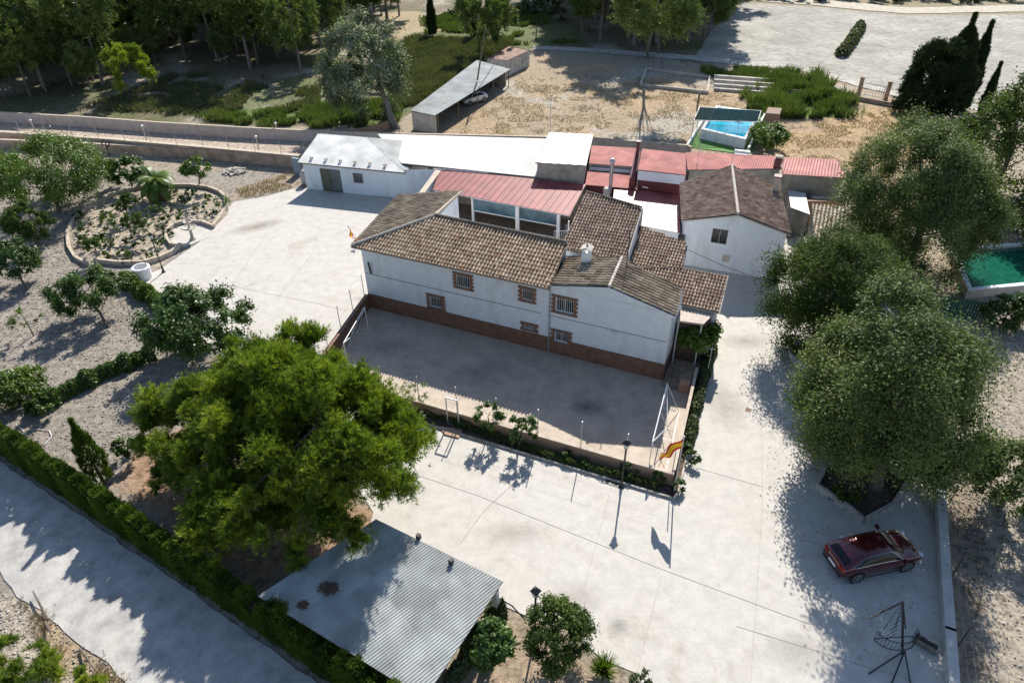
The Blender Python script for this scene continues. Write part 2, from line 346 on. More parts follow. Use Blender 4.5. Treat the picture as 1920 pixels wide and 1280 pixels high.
palmb=mat('palm_trunk',(0.17,0.11,0.07),0.95,0.3,9,0.8,18)
FOL=0.25
L_pine=varmat('pine_needles',[(0.0,(0.065,0.115,0.02)),(0.45,(0.155,0.225,0.028)),(1.0,(0.36,0.40,0.045))],0.55,0.4,0.36)
L_wood=varmat('wood_needles',[(0.0,(0.06,0.10,0.026)),(0.5,(0.125,0.175,0.045)),(1.0,(0.21,0.255,0.07))],0.6,0.35,FOL)
L_pop=varmat('poplar_leaves',[(0.0,(0.045,0.075,0.022)),(0.5,(0.095,0.14,0.04)),(0.98,(0.19,0.23,0.07)),(1.0,(0.28,0.31,0.16))],0.62,0.26,0.27)
L_dark=varmat('dark_leaves',[(0.0,(0.035,0.06,0.016)),(0.6,(0.075,0.115,0.026)),(0.98,(0.14,0.185,0.045)),(1.0,(0.22,0.25,0.12))],0.7,0.15,0.33)
L_sil=varmat('silver_leaves',[(0.0,(0.07,0.10,0.04)),(0.5,(0.15,0.19,0.10)),(0.8,(0.27,0.30,0.21)),(1.0,(0.42,0.44,0.36))],0.6,0.3,0.25)
L_bro=varmat('broad_leaves',[(0.0,(0.035,0.07,0.012)),(0.6,(0.065,0.125,0.02)),(1.0,(0.12,0.19,0.03))],0.45,0.45,FOL)
L_brt=varmat('bright_leaves',[(0.0,(0.06,0.11,0.012)),(0.6,(0.11,0.18,0.018)),(1.0,(0.18,0.25,0.03))],0.45,0.45,FOL)
L_cyp=varmat('cypress_scale',[(0.0,(0.018,0.034,0.012)),(0.6,(0.032,0.055,0.018)),(1.0,(0.055,0.085,0.025))],0.7,0.3,0.15)
L_hedge=varmat('hedge_scale',[(0.0,(0.035,0.07,0.010)),(0.6,(0.07,0.125,0.016)),(1.0,(0.14,0.20,0.025))],0.65,0.3,0.25)
L_grs=varmat('grass_blade',[(0.0,(0.06,0.09,0.025)),(0.5,(0.10,0.145,0.035)),(1.0,(0.18,0.215,0.065))],0.6,0.3,FOL)
L_mead=varmat('meadow_blade',[(0.0,(0.06,0.08,0.035)),(0.5,(0.10,0.115,0.05)),(1.0,(0.19,0.18,0.10))],0.7,0.3,0.25)
L_dry=varmat('dry_blade',[(0.0,(0.26,0.19,0.12)),(0.6,(0.36,0.275,0.18)),(1.0,(0.46,0.37,0.26))],0.8,0.2,0.2)
L_shr=varmat('shrub_leaves',[(0.0,(0.05,0.075,0.03)),(0.6,(0.09,0.12,0.05)),(1.0,(0.15,0.17,0.07))],0.6,0.3,0.2)
agave=varmat('agave',[(0.0,(0.10,0.15,0.10)),(1.0,(0.17,0.22,0.15))],0.5,0.4)
# ---------------------------------------------------------------- ground
def inpoly(X,Y,P):
    r=np.zeros(X.shape,bool); n=len(P)
    for i in range(n):
        x0,y0=P[i][:2];x1,y1=P[(i+1)%n][:2]
        if y0==y1: continue
        c=((y0>Y)!=(y1>Y))&(X<(x1-x0)*(Y-y0)/(y1-y0)+x0); r^=c
    return r
def vnoise(X,Y,s,seed):
    rs=np.random.RandomState(seed); T=rs.rand(257,257); x=X/s+1000.3;y=Y/s+1000.7
    xi=np.floor(x).astype(int);yi=np.floor(y).astype(int);fx=x-xi;fy=y-yi;fx=fx*fx*(3-2*fx);fy=fy*fy*(3-2*fy)
    a=T[xi%256,yi%256];b=T[(xi+1)%256,yi%256];c=T[xi%256,(yi+1)%256];d=T[(xi+1)%256,(yi+1)%256]
    return (a*(1-fx)+b*fx)*(1-fy)+(c*(1-fx)+d*fx)*fy
def fbm(X,Y,s,seed,o=4): return sum(vnoise(X,Y,s/2**k,seed+k)*0.5**k for k in range(o))/sum(0.5**k for k in range(o))
xs=np.concatenate([np.arange(-330,-70,4.0),np.arange(-70,70,0.5),np.arange(70,331,4.0)]); ys=np.concatenate([np.arange(-40,8,4.0),np.arange(8,110,0.5),np.arange(110,200,1.2),np.arange(200,420,6.0)])
X,Y=np.meshgrid(xs,ys,indexing='ij')
DX=(fbm(X,Y,5,1)-.5)*5; DY=(fbm(X,Y,5,9)-.5)*5
base=np.zeros(X.shape+(3,)); base[:]=(0.34,0.29,0.22)
def pxp(px): return [G(*p) for p in px]
def zone(px,col,amp=1.0,mask=None,s=1.0):
    P=pxp(px); m=inpoly(X+DX*amp,Y+DY*amp,P).astype(float)
    if mask is not None: m=m*mask
    base[:]=base*(1-m[...,None]*s)+np.array(col)*m[...,None]*s
def patch(scale,seed,lo,hi):
    n=fbm(X,Y,scale,seed); return np.clip((n-lo)/(hi-lo),0,1)
SOIL=(0.30,0.265,0.225)
zone([(-900,330),(600,320),(600,700),(660,1280),(-900,1280)],SOIL,.3)                         # garden and lower left
wd=[(-900,205),(600,240),(640,205),(780,60),(1000,40),(1100,90),(1320,120),(1395,20),(1405,-60),(-900,-60)]
zone(wd,(0.20,0.17,0.12),.5)                                                                     # wood floor
zone(wd,(0.37,0.33,0.27),.5,patch(9,21,.55,.66))
zone(wd,(0.11,0.12,0.045),.5,patch(7,31,.5,.6),.8)
zone([(330,170),(560,140),(780,60),(780,40),(1020,20),(1080,60),(1080,92),(960,90),(800,180),(730,240),(380,225),(250,190)],(0.13,0.145,0.06),.6,patch(5,41,.38,.5),.85)
zone([(560,35),(780,20),(860,60),(760,75),(600,70)],(0.38,0.31,0.20),.5)
zone([(780,60),(1050,40),(1110,90),(960,95),(800,200),(740,230),(700,215)],(0.12,0.14,0.055),.5,None,.9)
zone([(360,210),(600,232),(740,236),(745,200),(620,190),(480,205)],(0.11,0.16,0.045),.25)
zone([(-900,190),(600,245),(560,300),(-900,262)],(0.44,0.36,0.29),.0)                              # lane
yard=[(810,262),(955,140),(1010,105),(1110,118),(1240,130),(1500,135),(1700,190),(1800,250),(1760,420),(1600,400),(1560,300),(1100,275)]
zone(yard,(0.36,0.285,0.20),.3)
zone(yard,(0.40,0.295,0.185),.3,patch(6,51,.44,.58),.8)
zone(yard,(0.40,0.37,0.32),.3,patch(8,61,.52,.64),.8)
zone([(1455,240),(1700,190),(1800,300),(1700,420),(1570,330),(1450,300)],(0.42,0.29,0.16),.3,patch(5,71,.3,.5),.8)
zone([(1400,170),(1480,150),(1590,180),(1590,220),(1480,225),(1420,205)],(0.12,0.17,0.04),.3)
zone([(600,-30),(1400,5),(1500,10),(2400,60),(2600,-60),(600,-60)],(0.30,0.26,0.17),.6)           # beyond the top track
zone([(1700,600),(1790,640),(1770,900),(1800,1280),(2400,1280),(2400,400),(1920,560)],(0.39,0.335,0.265),.2)
zone([(1770,900),(1800,1280),(1870,1280),(1830,900)],(0.27,0.22,0.165),.3)
zone([(210,900),(330,960),(480,1090),(640,1010),(720,960),(420,760),(260,840)],(0.36,0.23,0.15),.4,patch(3,81,.25,.5),.9)
zone([(-100,1100),(60,1130),(200,1240),(240,1290),(-100,1290)],(0.44,0.38,0.31),.3)
zone([(90,1150),(180,1200),(260,1290),(150,1290),(60,1180)],(0.40,0.29,0.18),.4,patch(2,83,.35,.5),.8)
zone([(455,350),(560,310),(560,350),(500,360),(430,375)],(0.33,0.27,0.20),.3)
zone([(140,380),(300,352),(420,360),(425,400),(380,425),(300,500),(180,490),(130,440)],(0.44,0.38,0.29),.1)
zone([(830,1290),(930,1140),(1000,1160),(1120,1250),(1190,1290)],(0.36,0.28,0.20),.15)
zone([(1560,440),(1760,470),(1840,560),(1700,620),(1500,560)],(0.36,0.30,0.22),.3)
base*= (0.86+0.28*fbm(X,Y,1.6,91))[...,None]
Z=(fbm(X,Y,3,101)-.5)*0.05-0.03; 
Z=np.where(Y>230,Z+(Y-230)*0.03,Z)
V=np.stack([X,Y,Z],-1).reshape(-1,3); na,nb=X.shape
I=np.arange(na*nb).reshape(na,nb); Fq=np.stack([I[:-1,:-1],I[1:,:-1],I[1:,1:],I[:-1,1:]],-1).reshape(-1,4)
gm=bpy.data.materials.new('soil'); gm.use_nodes=True; nt=gm.node_tree; b=nt.nodes['Principled BSDF']; b.inputs['Roughness'].default_value=0.97; b.inputs['Specular IOR Level'].default_value=0.2
at=nt.nodes.new('ShaderNodeAttribute'); at.attribute_name='Col'; tc=nt.nodes.new('ShaderNodeTexCoord')
def nz(s,det=8,rg=.7):
    n=nt.nodes.new('ShaderNodeTexNoise'); n.inputs['Scale'].default_value=s; n.inputs['Detail'].default_value=det; n.inputs['Roughness'].default_value=rg; nt.links.new(tc.outputs['Object'],n.inputs['Vector']); return n
n1=nz(2.2); r1=ramp(nt,[(0.36,(0.55,0.53,0.50)),(0.5,(1,1,1)),(0.66,(1.35,1.33,1.28))]); nt.links.new(n1.outputs['Fac'],r1.inputs['Fac'])
c=mixn(nt,at.outputs['Color'],r1.outputs['Color'],1.0,'MULTIPLY')
vo=nt.nodes.new('ShaderNodeTexVoronoi'); vo.inputs['Scale'].default_value=5; nt.links.new(tc.outputs['Object'],vo.inputs['Vector']); r2=ramp(nt,[(0.0,(1.3,1.28,1.25)),(0.16,(1.25,1.22,1.2)),(0.24,(1,1,1)),(1,(0.9,0.9,0.9))]); nt.links.new(vo.outputs['Distance'],r2.inputs['Fac'])
c=mixn(nt,c,r2.outputs['Color'],0.6,'MULTIPLY'); nt.links.new(c,b.inputs['Base Color'])
n2=nz(4.5,8,.75); bp=nt.nodes.new('ShaderNodeBump'); bp.inputs['Strength'].default_value=1.0; bp.inputs['Distance'].default_value=0.12; nt.links.new(n2.outputs['Fac'],bp.inputs['Height']); nt.links.new(bp.outputs['Normal'],b.inputs['Normal'])
gr=mk('ground',V,Fq,gm,smooth=True,origin=(0,0,0)); gr['kind']='structure'
ca=gr.data.color_attributes.new('Col','FLOAT_COLOR','POINT'); ca.data.foreach_set('color',np.concatenate([base.reshape(-1,3),np.ones((na*nb,1))],1).astype(np.float32).ravel())
# field beyond, tracks, road, paving
def furrow(nt,b,tc,r):
    mp=nt.nodes.new('ShaderNodeMapping'); mp.inputs['Rotation'].default_value=(0,0,math.radians(-62)); nt.links.new(tc.outputs['Object'],mp.inputs[0])
    wv=nt.nodes.new('ShaderNodeTexWave'); wv.inputs['Scale'].default_value=0.5; wv.inputs['Distortion'].default_value=0.8; wv.inputs['Detail'].default_value=2; wv.inputs['Detail Scale'].default_value=0.1; nt.links.new(mp.outputs[0],wv.inputs['Vector'])
    rr=ramp(nt,[(0.1,(0.78,0.78,0.77)),(0.6,(1.06,1.06,1.06))]); nt.links.new(wv.outputs['Fac'],rr.inputs['Fac']); c=mixn(nt,r.outputs['Color'],rr.outputs['Color'],1.0,'MULTIPLY')
    n=nt.nodes.new('ShaderNodeTexNoise'); n.inputs['Scale'].default_value=0.9; n.inputs['Detail'].default_value=8; n.inputs['Roughness'].default_value=.8; nt.links.new(tc.outputs['Object'],n.inputs['Vector'])
    r3=ramp(nt,[(0.47,(0,0,0)),(0.62,(.75,.75,.75))]); nt.links.new(n.outputs['Fac'],r3.inputs['Fac']); c=mixn(nt,c,(0.17,0.17,0.13),r3.outputs['Color']); nt.links.new(c,b.inputs['Base Color'])
fieldm=mat('white_soil',(0.41,0.385,0.34),0.97,0.16,0.12,0.9,1.3,extra=furrow,bdist=0.3)
sheet('field',[(1395,6),(1330,60),(1300,112),(1400,122),(1500,128),(1600,150),(1700,178),(1800,200),(1920,235),(2500,330),(2900,250),(2400,60),(1920,27),(1700,30),(1500,12)],0.02,fieldm,0.5,2.5,3)
trackm=mat('dirt_track',(0.47,0.42,0.34),0.95,0.1,0.8,0.4,6)
sheet('field_track',[(1380,-2),(1500,8),(1700,26),(1920,22),(2500,50),(2500,22),(1920,9),(1700,14),(1520,-2),(1400,-12)],0.05,trackm,0.5,3,4)
sheet('gravel_track',[(1000,93),(1100,97),(1300,113),(1400,124),(1500,132),(1700,186),(1700,176),(1500,124),(1300,104),(1100,90),(1000,86)],0.03,mat('pale_track',(0.45,0.42,0.37),0.95,0.15,1.0,0.4,6),0.25,1.5,5)
ROADL=[(-260,900),(0,1069),(31,1118),(78,1143),(137,1198),(203,1241),(242,1285),(300,1380)]
sheet('road',[(-400,600),(0,864),(120,945),(300,1068),(450,1175),(600,1286),(760,1400),(300,1400)]+ROADL[::-1][1:]+[(-420,800)],0.015,roadm,0.07,0.6,6)
yardp=[(556,352),(500,368),(440,378),(428,385),(427,402),(400,428),(372,455),(300,505),(262,520),(250,536),(300,560),(450,700),(600,800),(700,960),(690,1000),(860,1060),(945,1135),(1000,1160),(1065,1178),(1130,1235),(1195,1262),(1215,1400),(1795,1400),(1792,1280),(1765,905),(1760,700),(1560,430),(1330,480),(1280,480),(900,420),(736,372),(640,360)]
sheet('yard',yardp,0.0,concrete)
court=[LW(-.1,-.0),LW(22.6,-.0),LW(22.6,3.3),LW(24.0,3.3),LW(24.1,.7),LW(24.7,-8.45),LW(1.8,-8.75)]
sheet('court',court,0.006,courtcon,world=True)
def stainsheet(px,rx,ry,col,st,seed,rot=0.0,z=0.011):
    m=bpy.data.materials.new('stain_tint'); m.use_nodes=True; nt=m.node_tree; b=nt.nodes['Principled BSDF']; b.inputs['Base Color'].default_value=(*col,1); b.inputs['Roughness'].default_value=.85
    tc=nt.nodes.new('ShaderNodeTexCoord'); mp=nt.nodes.new('ShaderNodeMapping'); mp.inputs['Scale'].default_value=(1/rx,1/ry,0); nt.links.new(tc.outputs['Object'],mp.inputs[0])
    g=nt.nodes.new('ShaderNodeTexGradient'); g.gradient_type='SPHERICAL'; nt.links.new(mp.outputs[0],g.inputs[0])
    n=nt.nodes.new('ShaderNodeTexNoise'); n.noise_dimensions='4D'; n.inputs['W'].default_value=seed; n.inputs['Scale'].default_value=2.2; n.inputs['Detail'].default_value=9; n.inputs['Roughness'].default_value=.75; n.inputs['Distortion'].default_value=1.5; nt.links.new(tc.outputs['Object'],n.inputs['Vector'])
    mu=nt.nodes.new('ShaderNodeMath'); mu.operation='MULTIPLY'; nt.links.new(g.outputs['Fac'],mu.inputs[0]); nt.links.new(n.outputs['Fac'],mu.inputs[1])
    r=ramp(nt,[(.05,(0,0,0)),(.55,(st*.55,)*3)]); nt.links.new(mu.outputs[0],r.inputs['Fac']); t=nt.nodes.new('ShaderNodeBsdfTransparent'); mx=nt.nodes.new('ShaderNodeMixShader')
    nt.links.new(r.outputs['Color'],mx.inputs[0]); nt.links.new(t.outputs[0],mx.inputs[1]); nt.links.new(b.outputs[0],mx.inputs[2]); nt.links.new(mx.outputs[0],nt.nodes['Material Output'].inputs['Surface'])
    c=G(*px); P=[Vector((rx*math.cos(t_*PI/12),ry*math.sin(t_*PI/12),0)) for t_ in range(24)]; o=mk('yard_stain',[tuple(p+Vector((0,0,z))) for p in P],[tuple(range(24))],m,origin=(0,0,0)); o.location=(c.x,c.y,0); o.rotation_euler=(0,0,rot); o['kind']='structure'
for a_ in (((480,425),3.2,1.2,(.30,.24,.17),1.0,1,.5),((690,560),1.6,.6,(.30,.25,.19),.7,2),((1100,762),1.4,1.0,(.10,.10,.11),.9,3,0,.024),((900,700),3.0,1.4,(.20,.19,.18),.5,4,.4,.024),((1160,1172),.6,.5,(.20,.20,.20),.8,5),((1400,640),2.2,1.2,(.24,.22,.19),.6,6),((1360,760),1.6,3.0,(.33,.29,.25),.6,7),((1560,760),1.5,2.5,(.25,.22,.18),.6,8),((1500,1220),2.0,1.2,(.30,.27,.24),.6,9),((1080,1120),1.8,1.2,(.36,.31,.26),.6,10),((960,1000),2.4,1.0,(.36,.33,.29),.6,11),((1740,950),.6,3.0,(.38,.29,.20),.8,12),((730,650),2.0,1.2,(.34,.28,.21),.7,13,.0,.024),((1330,530),2.5,1.5,(.26,.25,.23),.5,14)): stainsheet(*a_)
jb=MB()
for seg in [((532,390),(433,536)),((433,536),(600,570),(650,582)),((777,888),(900,930),(1240,1066),(1520,1170)),((1240,1078),(1192,1270)),((862,1020),(905,960),(1000,870)),((1430,600),(1428,760),(1430,940),(1407,1290)),((1290,872),(1430,912)),((1380,1173),(1501,1210),(1712,1276)),((1290,500),(1330,640)),((610,375),(590,470),(520,560)),((1500,1010),(1700,1065)),((1150,900),(1060,1230))]:  # driveway piece by the court is a cable's line, laid among the joints
    q=[G(*p,0.010) for p in seg]
    for i in range(len(q)-1): jb.beam(q[i],q[i+1],0.016,0.004)
o=jb.build('yard_joint_and_cable',jointm); o['kind']='structure'
cj=MB()
for a0 in (3.6,7.4,11.2,15,18.8):
    cj.beam(LW(a0,-.2,0.016),LW(a0-.2,-8.3,0.016),0.02,0.004)
cj.beam(LW(1.2,-4.2,0.014),LW(24,-4.4,0.014),0.02,0.004)
o=cj.build('court_joint',jointm); o['kind']='structure'
# ---------------------------------------------------------------- farmhouse
HB=LW(11,0)
house=thing('farmhouse','long white two-storey farmhouse with barrel tile roofs and brown dado, beside the walled court','farmhouse',HB)
A0,A1=0.15,22.2
WIN=[('w',7.66,8.67,3.60,4.60),('w',12.46,13.20,3.72,4.62),('w',14.78,16.04,3.42,4.54),('w',5.40,6.37,1.42,2.36),('w',12.62,13.38,1.46,1.86),('w',14.80,15.75,1.02,1.88)]
holes=[(w_[1]-A0,w_[2]-A0,w_[3],w_[4]) for w_ in WIN]
mb=MB()
wall(mb,LW(A0,0),LW(A1,0),0,5.08,holes,0.2,tops=[(14.35-A0,5.08),(A1-A0,5.08),(A1-A0,5.02),(18.24-A0,6.02),(14.35-A0,5.3)])
wall(mb,LW(A1,0),LW(A1,3.3),0,5.0)                      # right end
wall(mb,LW(-1.5,8.0),LW(A0,0),0,5.05)                   # left end
wall(mb,LW(4.1,3.6),LW(3.9,7.8),0,6.3)                  # wing wall to the patio
wall(mb,LW(14.2,3.5),LW(4.1,3.6),0,6.3)
wall(mb,LW(3.9,7.8),LW(-1.5,8.0),0,5.05,tops=[(0,6.3),(0,5.05),(5.4,5.05)])
wall(mb,LW(13.75,4.0),LW(18.1,3.75),0,5.75)             # wall under the big rear slope
wall(mb,LW(13.75,8.8),LW(13.75,4.0),0,5.8,tops=[(0,7.3),(0,5.8),(4.8,5.8)])
wall(mb,LW(18.05,3.75),LW(17.8,8.2),0,5.7,tops=[(0,5.7),(4.4,5.7),(4.4,7.4)])
wall(mb,LW(22.2,3.45),LW(24.4,3.45),0,3.66)
wall(mb,LW(24.4,3.45),LW(24.3,6.3),0,3.7,tops=[(0,3.7),(2.9,3.7),(2.9,4.5)])
wall(mb,LW(21.5,6.3),LW(21.3,8.6),0,4.4,tops=[(0,4.4),(2.3,4.4),(2.3,5.1)])
wall(mb,LW(17.8,9.3),LW(14.0,9.0),0,7.0)
wall(mb,LW(21.3,8.6),LW(17.4,9.4),0,5.2)
mb.build('wall',whitew,house)
mb=MB(); mb.add([LW(-.1,.0,4.9),LW(4.1,3.6,4.9),LW(14.2,3.5,4.9),LW(14.2,0,4.9)],[(0,1,2,3)])
mb.build('ceiling',darkin,house)
# dado
mb=MB(); segs=[(A0,5.28),(6.49,22.24)]
def dbox(a0,a1,z0,z1): mb.box(LW((a0+a1)/2,-.022,(z0+z1)/2),(a1-a0,.04,z1-z0),ANG)
dbox(A0,14.68,0,1.24); dbox(14.68,15.87,0,.88); dbox(15.87,22.24,0,1.26)
mb.box(LW(22.225,1.65,.63),(.04,3.26,1.26),ANG); mb.build('dado',dado,house)
mb=MB(); mb.box(LW(7,-.012,2.98),(13.6,.022,.025),ANG); mb.box(LW(18.3,-.012,2.98),(7.6,.022,.025),ANG); mb.build('wall_cable',darkmet,house)
for k,(s_,a0,a1,z0,z1) in enumerate(WIN):
    q=MB(); wd_=0.16; dx=0.035 if z0>1.3 else 0.06
    fr=[(a0-wd_,a1+wd_,z1,z1+.14),(a0-wd_,a1+wd_,z0-.13,z0),(a0-wd_,a0,z0,z1),(a1,a1+wd_,z0,z1)]
    for (x0,x1,y0,y1) in fr: q.box(LW((x0+x1)/2,-dx,(y0+y1)/2),(x1-x0,.07,y1-y0),ANG)
    n=max(2,int((z1-z0+.27)/.24)); hh=(z1-z0+.27)/(n*2-1)
    for i in range(n):
        zc=z0-.13+hh*(i*2+.5)
        for sx in (a0-wd_-.055,a1+wd_+.055): q.box(LW(sx,-dx+.005,zc),(.11,.06,hh),ANG)
    f=q.build('window',quoin,house)
    g=MB(); g.add([LW(a0,.17,z0),LW(a1,.17,z0),LW(a1,.17,z1),LW(a0,.17,z1)],[(0,1,2,3)]); g.build('pane',glass,f)
    g=MB()
    for x in (a0+.03,(a0+a1)/2,a1-.03): g.box(LW(x,.13,(z0+z1)/2),(.05,.04,z1-z0),ANG)
    for z_ in (z0+.03,z1-.03): g.box(LW((a0+a1)/2,.128,z_),(a1-a0,.04,.05),ANG)
    g.build('frame',whitemet if k in (2,5) else wood,f)
    g=MB(); nb_=max(4,int((a1-a0)/.13))
    for i in range(nb_+1): x=a0+.02+(a1-a0-.04)*i/nb_; g.tube([LW(x,-.03,z0+.02),LW(x,-.03,z1-.02)],.012,5)
    for z_ in (z0+.12,z1-.12): g.tube([LW(a0,-.03,z_),LW(a1,-.03,z_)],.012,5)
    g.build('grille',whitemet,f)
# roofs: (local a, b, z)
def lp(*t): return [LW(*q) for q in t]
FL=(-.45,-.35,5.16); HP=(4.2,3.75,6.5); RR_=(14.25,3.45,6.5); FR=(14.45,-.35,5.16)
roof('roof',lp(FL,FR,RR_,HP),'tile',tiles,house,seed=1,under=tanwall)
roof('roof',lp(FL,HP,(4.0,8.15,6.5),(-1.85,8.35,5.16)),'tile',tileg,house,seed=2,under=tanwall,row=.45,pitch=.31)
ridge('ridge_tiles',LW(-.4,-.3,5.25),LW(4.2,3.75,6.6),tanwall,house); ridge('ridge_tiles',LW(4.2,3.75,6.6),LW(14.2,3.45,6.6),wood,house)
mb=MB(); mb.box(LW(4.05,6.0,6.5),(.16,4.4,.14),ANG+.03); mb.build('gable_coping',coping,house)
roof('roof',lp((14.5,-.12,5.34),(18.24,-.12,6.1),(17.95,3.55,6.1),(14.2,3.75,5.34)),'tile',tileg,house,seed=3,under=whitew,up=-AX*0+AX,pitch=.32,row=.45)
roof('roof',lp((18.24,-.12,6.1),(22.45,-.12,5.06),(22.1,3.1,5.06),(17.95,3.55,6.1)),'tile',tileg,house,seed=4,under=whitew,up=-AX,pitch=.32,row=.45)
ridge('ridge_tiles',LW(18.24,-.12,6.17),LW(17.95,3.6,6.17),tanwall,house,.10)
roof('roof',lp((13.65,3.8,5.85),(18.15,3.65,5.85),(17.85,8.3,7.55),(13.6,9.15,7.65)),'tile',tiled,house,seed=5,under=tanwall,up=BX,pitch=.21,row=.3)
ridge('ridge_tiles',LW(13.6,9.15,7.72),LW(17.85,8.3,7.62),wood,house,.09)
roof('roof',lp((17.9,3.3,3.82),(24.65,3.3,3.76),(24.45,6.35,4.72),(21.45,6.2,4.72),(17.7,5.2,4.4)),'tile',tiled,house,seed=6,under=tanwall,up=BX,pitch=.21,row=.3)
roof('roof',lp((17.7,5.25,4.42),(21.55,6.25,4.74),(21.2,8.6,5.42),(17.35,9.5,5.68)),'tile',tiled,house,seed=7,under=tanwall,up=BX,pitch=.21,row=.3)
MB().tube([LW(24.62,3.25,3.72),LW(24.48,6.4,4.7)],.06).build('verge_trim',tanwall,house); MB().tube([LW(18.22,3.9,5.9),LW(17.9,8.4,7.5)],.07).build('verge_trim',tanwall,house)
# chimney on the left slope of the gable block
mb=MB(); cb=LW(15.75,3.05,5.9); mb.box(cb,(.55,.5,.9),ANG); ch=mb.build('chimney',whitew,house)
mb=MB()
for sx in (-.2,.2):
    mb=MB()
    for sy in (-.17,.17): p=cb+AX*sx+BX*sy; mb.box((p.x,p.y,6.5),(.12,.12,.34),ANG)
    p=cb+AX*sx; mb.box((p.x,p.y,6.4),(.1,.3,.14),ANG); mb.build('flue_side',whitew,ch)
mb=MB()
for s_ in (-1,1):
    p=cb+AX*(.17*s_); R3=Matrix.Rotation(ANG,3,'Z')@Matrix.Rotation(.42*s_,3,'Y'); mb.box((p.x,p.y,6.74),(.44,.72,.05),M=R3)
mb.build('chimney_cap',tanwall,ch); mb=MB(); mb.lathe((cb.x,cb.y,6.82),[(.07,0),(.08,.1),(.03,.16)],8); mb.build('finial',tanwall,ch)
mb=MB(); mb.tube([LW(14.42,-.07,5.15),LW(14.42,-.07,.05)],.045,8); mb.build('downpipe',galv,house)
mb=MB(); mb.tube([LW(.75,-.2,4.05),LW(.78,-.12,3.1)],.07,8); mb.build('pipe_stub',darkmet,house)
mb=MB(); mb.lathe(LW(18.85,-.16,2.86),[(.05,-.12),(.17,0),(.19,.05),(.05,.13)],12); mb.tube([LW(18.85,0,3.0),LW(18.85,-.16,3.0)],.03); mb.build('wall_lamp',whitemet,house)
mb=MB(); mb.box(LW(-.35,-.3,4.75),(.3,.12,.14),ANG); mb.tube([LW(-.2,0,4.9),LW(-.35,-.25,4.8)],.02); mb.build('wall_camera',whitemet,house)
mb=MB(); mb.tube([LW(18.55,2.6,5.9),LW(18.55,2.6,8.8)],.035,6); mb.build('roof_mast',darkmet,house)
# porch at the right end: slab, dark recess, low parapet
porch=thing('porch','flat pale porch slab over a dark brown recess at the right end of the farmhouse','porch',LW(23,2.2),None)
mb=MB(); mb.prism([LW(22.25,3.42),LW(22.3,1.75),LW(23.9,2.0),LW(24.3,3.42)],3.42,3.54); mb.build('slab',mat('pink_slab',(0.52,0.44,0.38),.85,.1,2),porch)
mb=MB(); mb.prism([LW(22.3,3.35),LW(22.32,2.3),LW(23.8,2.5),LW(24.2,3.35)],0,3.42); mb.build('recess',mat('brown_board',(0.12,0.07,0.05),.8,.2,3),porch)
mb=MB()
for p in ((22.4,1.85),(23.8,2.08)): MB().tube([LW(*p,0),LW(*p,3.42)],.045,8).build('post',whitemet,porch)
# patio floor beside the house end, brown tiles, steps
mb=MB(); mb.prism([LW(22.28,2.3),LW(22.3,-.5),LW(23.95,-.4),LW(23.9,2.4)],0.0,.14); o=mb.build('patio',mat('tan_paving',(0.42,0.31,0.22),.8,.15,2.5)); o['kind']='structure'
# ---------------------------------------------------------------- garage with white hipped sheet roof
g=thing('outbuilding','low white outbuilding with white hipped sheet roof, olive double door and one small window','outbuilding',LW(-12,17))
gl,gr_=LW(-17.6,15.9),LW(-7.0,17.55); gd=(gr_-gl).normalized(); gn=Vector((-gd.y,gd.x,0)); GL=(gr_-gl).length
def gp(s,t,z): q=gl+gd*s+gn*t; return Vector((q.x,q.y,z))
mb=MB(); wall(mb,gl,gr_,0,2.84,[(1.75,3.95,0,2.35),(5.35,6.25,1.25,2.15)],.15)
wall(mb,gp(0,7.5,0),gl,0,2.84,tops=[(0,2.84),(7.5,2.84),(3.75,4.15)]); wall(mb,gr_,gp(GL,6,0),0,2.84); wall(mb,gp(GL,7.5,0),gp(0,7.5,0),0,2.84)
mb.build('wall',whitew,g)
for k,s_ in enumerate((2.31,3.4)):
    mb=MB(); mb.box(gp(s_,.1,1.17),(1.07,.05,2.32),math.atan2(gd.y,gd.x)); 
    for i in range(5): mb.box(gp(s_-.42+.21*i,.06,1.17),(.03,.03,2.2),math.atan2(gd.y,gd.x))
    d_=mb.build('door',greendoor if k==0 else mat('grey_door',(.17,.18,.17),.6,.15,4),g)
    mb=MB(); mb.box(gp(s_+(.4 if k==0 else -.4),.03,1.1),(.04,.06,.18),math.atan2(gd.y,gd.x)); mb.build('handle',darkmet,d_)
mb=MB(); ga=math.atan2(gd.y,gd.x)
for (s_,z_,w_,h_) in ((5.8,1.25,1.0,.07),(5.8,2.15,1.0,.07),(5.35,1.7,.07,.95),(6.25,1.7,.07,.95)): mb.box(gp(s_,-.03,z_),(w_,.07,h_),ga)
f=mb.build('window',wood,g); mb=MB(); mb.add([gp(5.3,.13,1.2),gp(6.3,.13,1.2),gp(6.3,.13,2.2),gp(5.3,.13,2.2)],[(0,1,2,3)]); mb.build('pane',glass,f)
mb=MB()
for i in range(5): mb.tube([gp(5.45+.17*i,-.03,1.27),gp(5.45+.17*i,-.03,2.13)],.012,4)
mb.build('grille',whitemet,f)
e0=2.86; RG0=gp(-.1,4.0,4.25); RG1=gp(5.1,4.1,4.25)
roof('roof',[gp(-.3,-.3,e0),gp(GL+.2,-.3,e0),RG1,RG0],'corr',whitehip,g,seed=11,under=wood)
roof('roof',[gp(GL+.2,-.3,e0),gp(GL+.2,7.6,e0),RG1],'corr',greycor,g,seed=12,under=wood)  # right hip slope of the white roof: its shade put into a grey sheet colour
roof('roof',[RG0,RG1,gp(GL+.2,7.6,e0),gp(-.3,7.6,e0)],'corr',whitecor,g,seed=13,under=wood)
mb=MB()
for i in range(6): mb.box(gp(.9+1.55*i,.35,3.22),(.26,.2,.2),ga,top=.8)
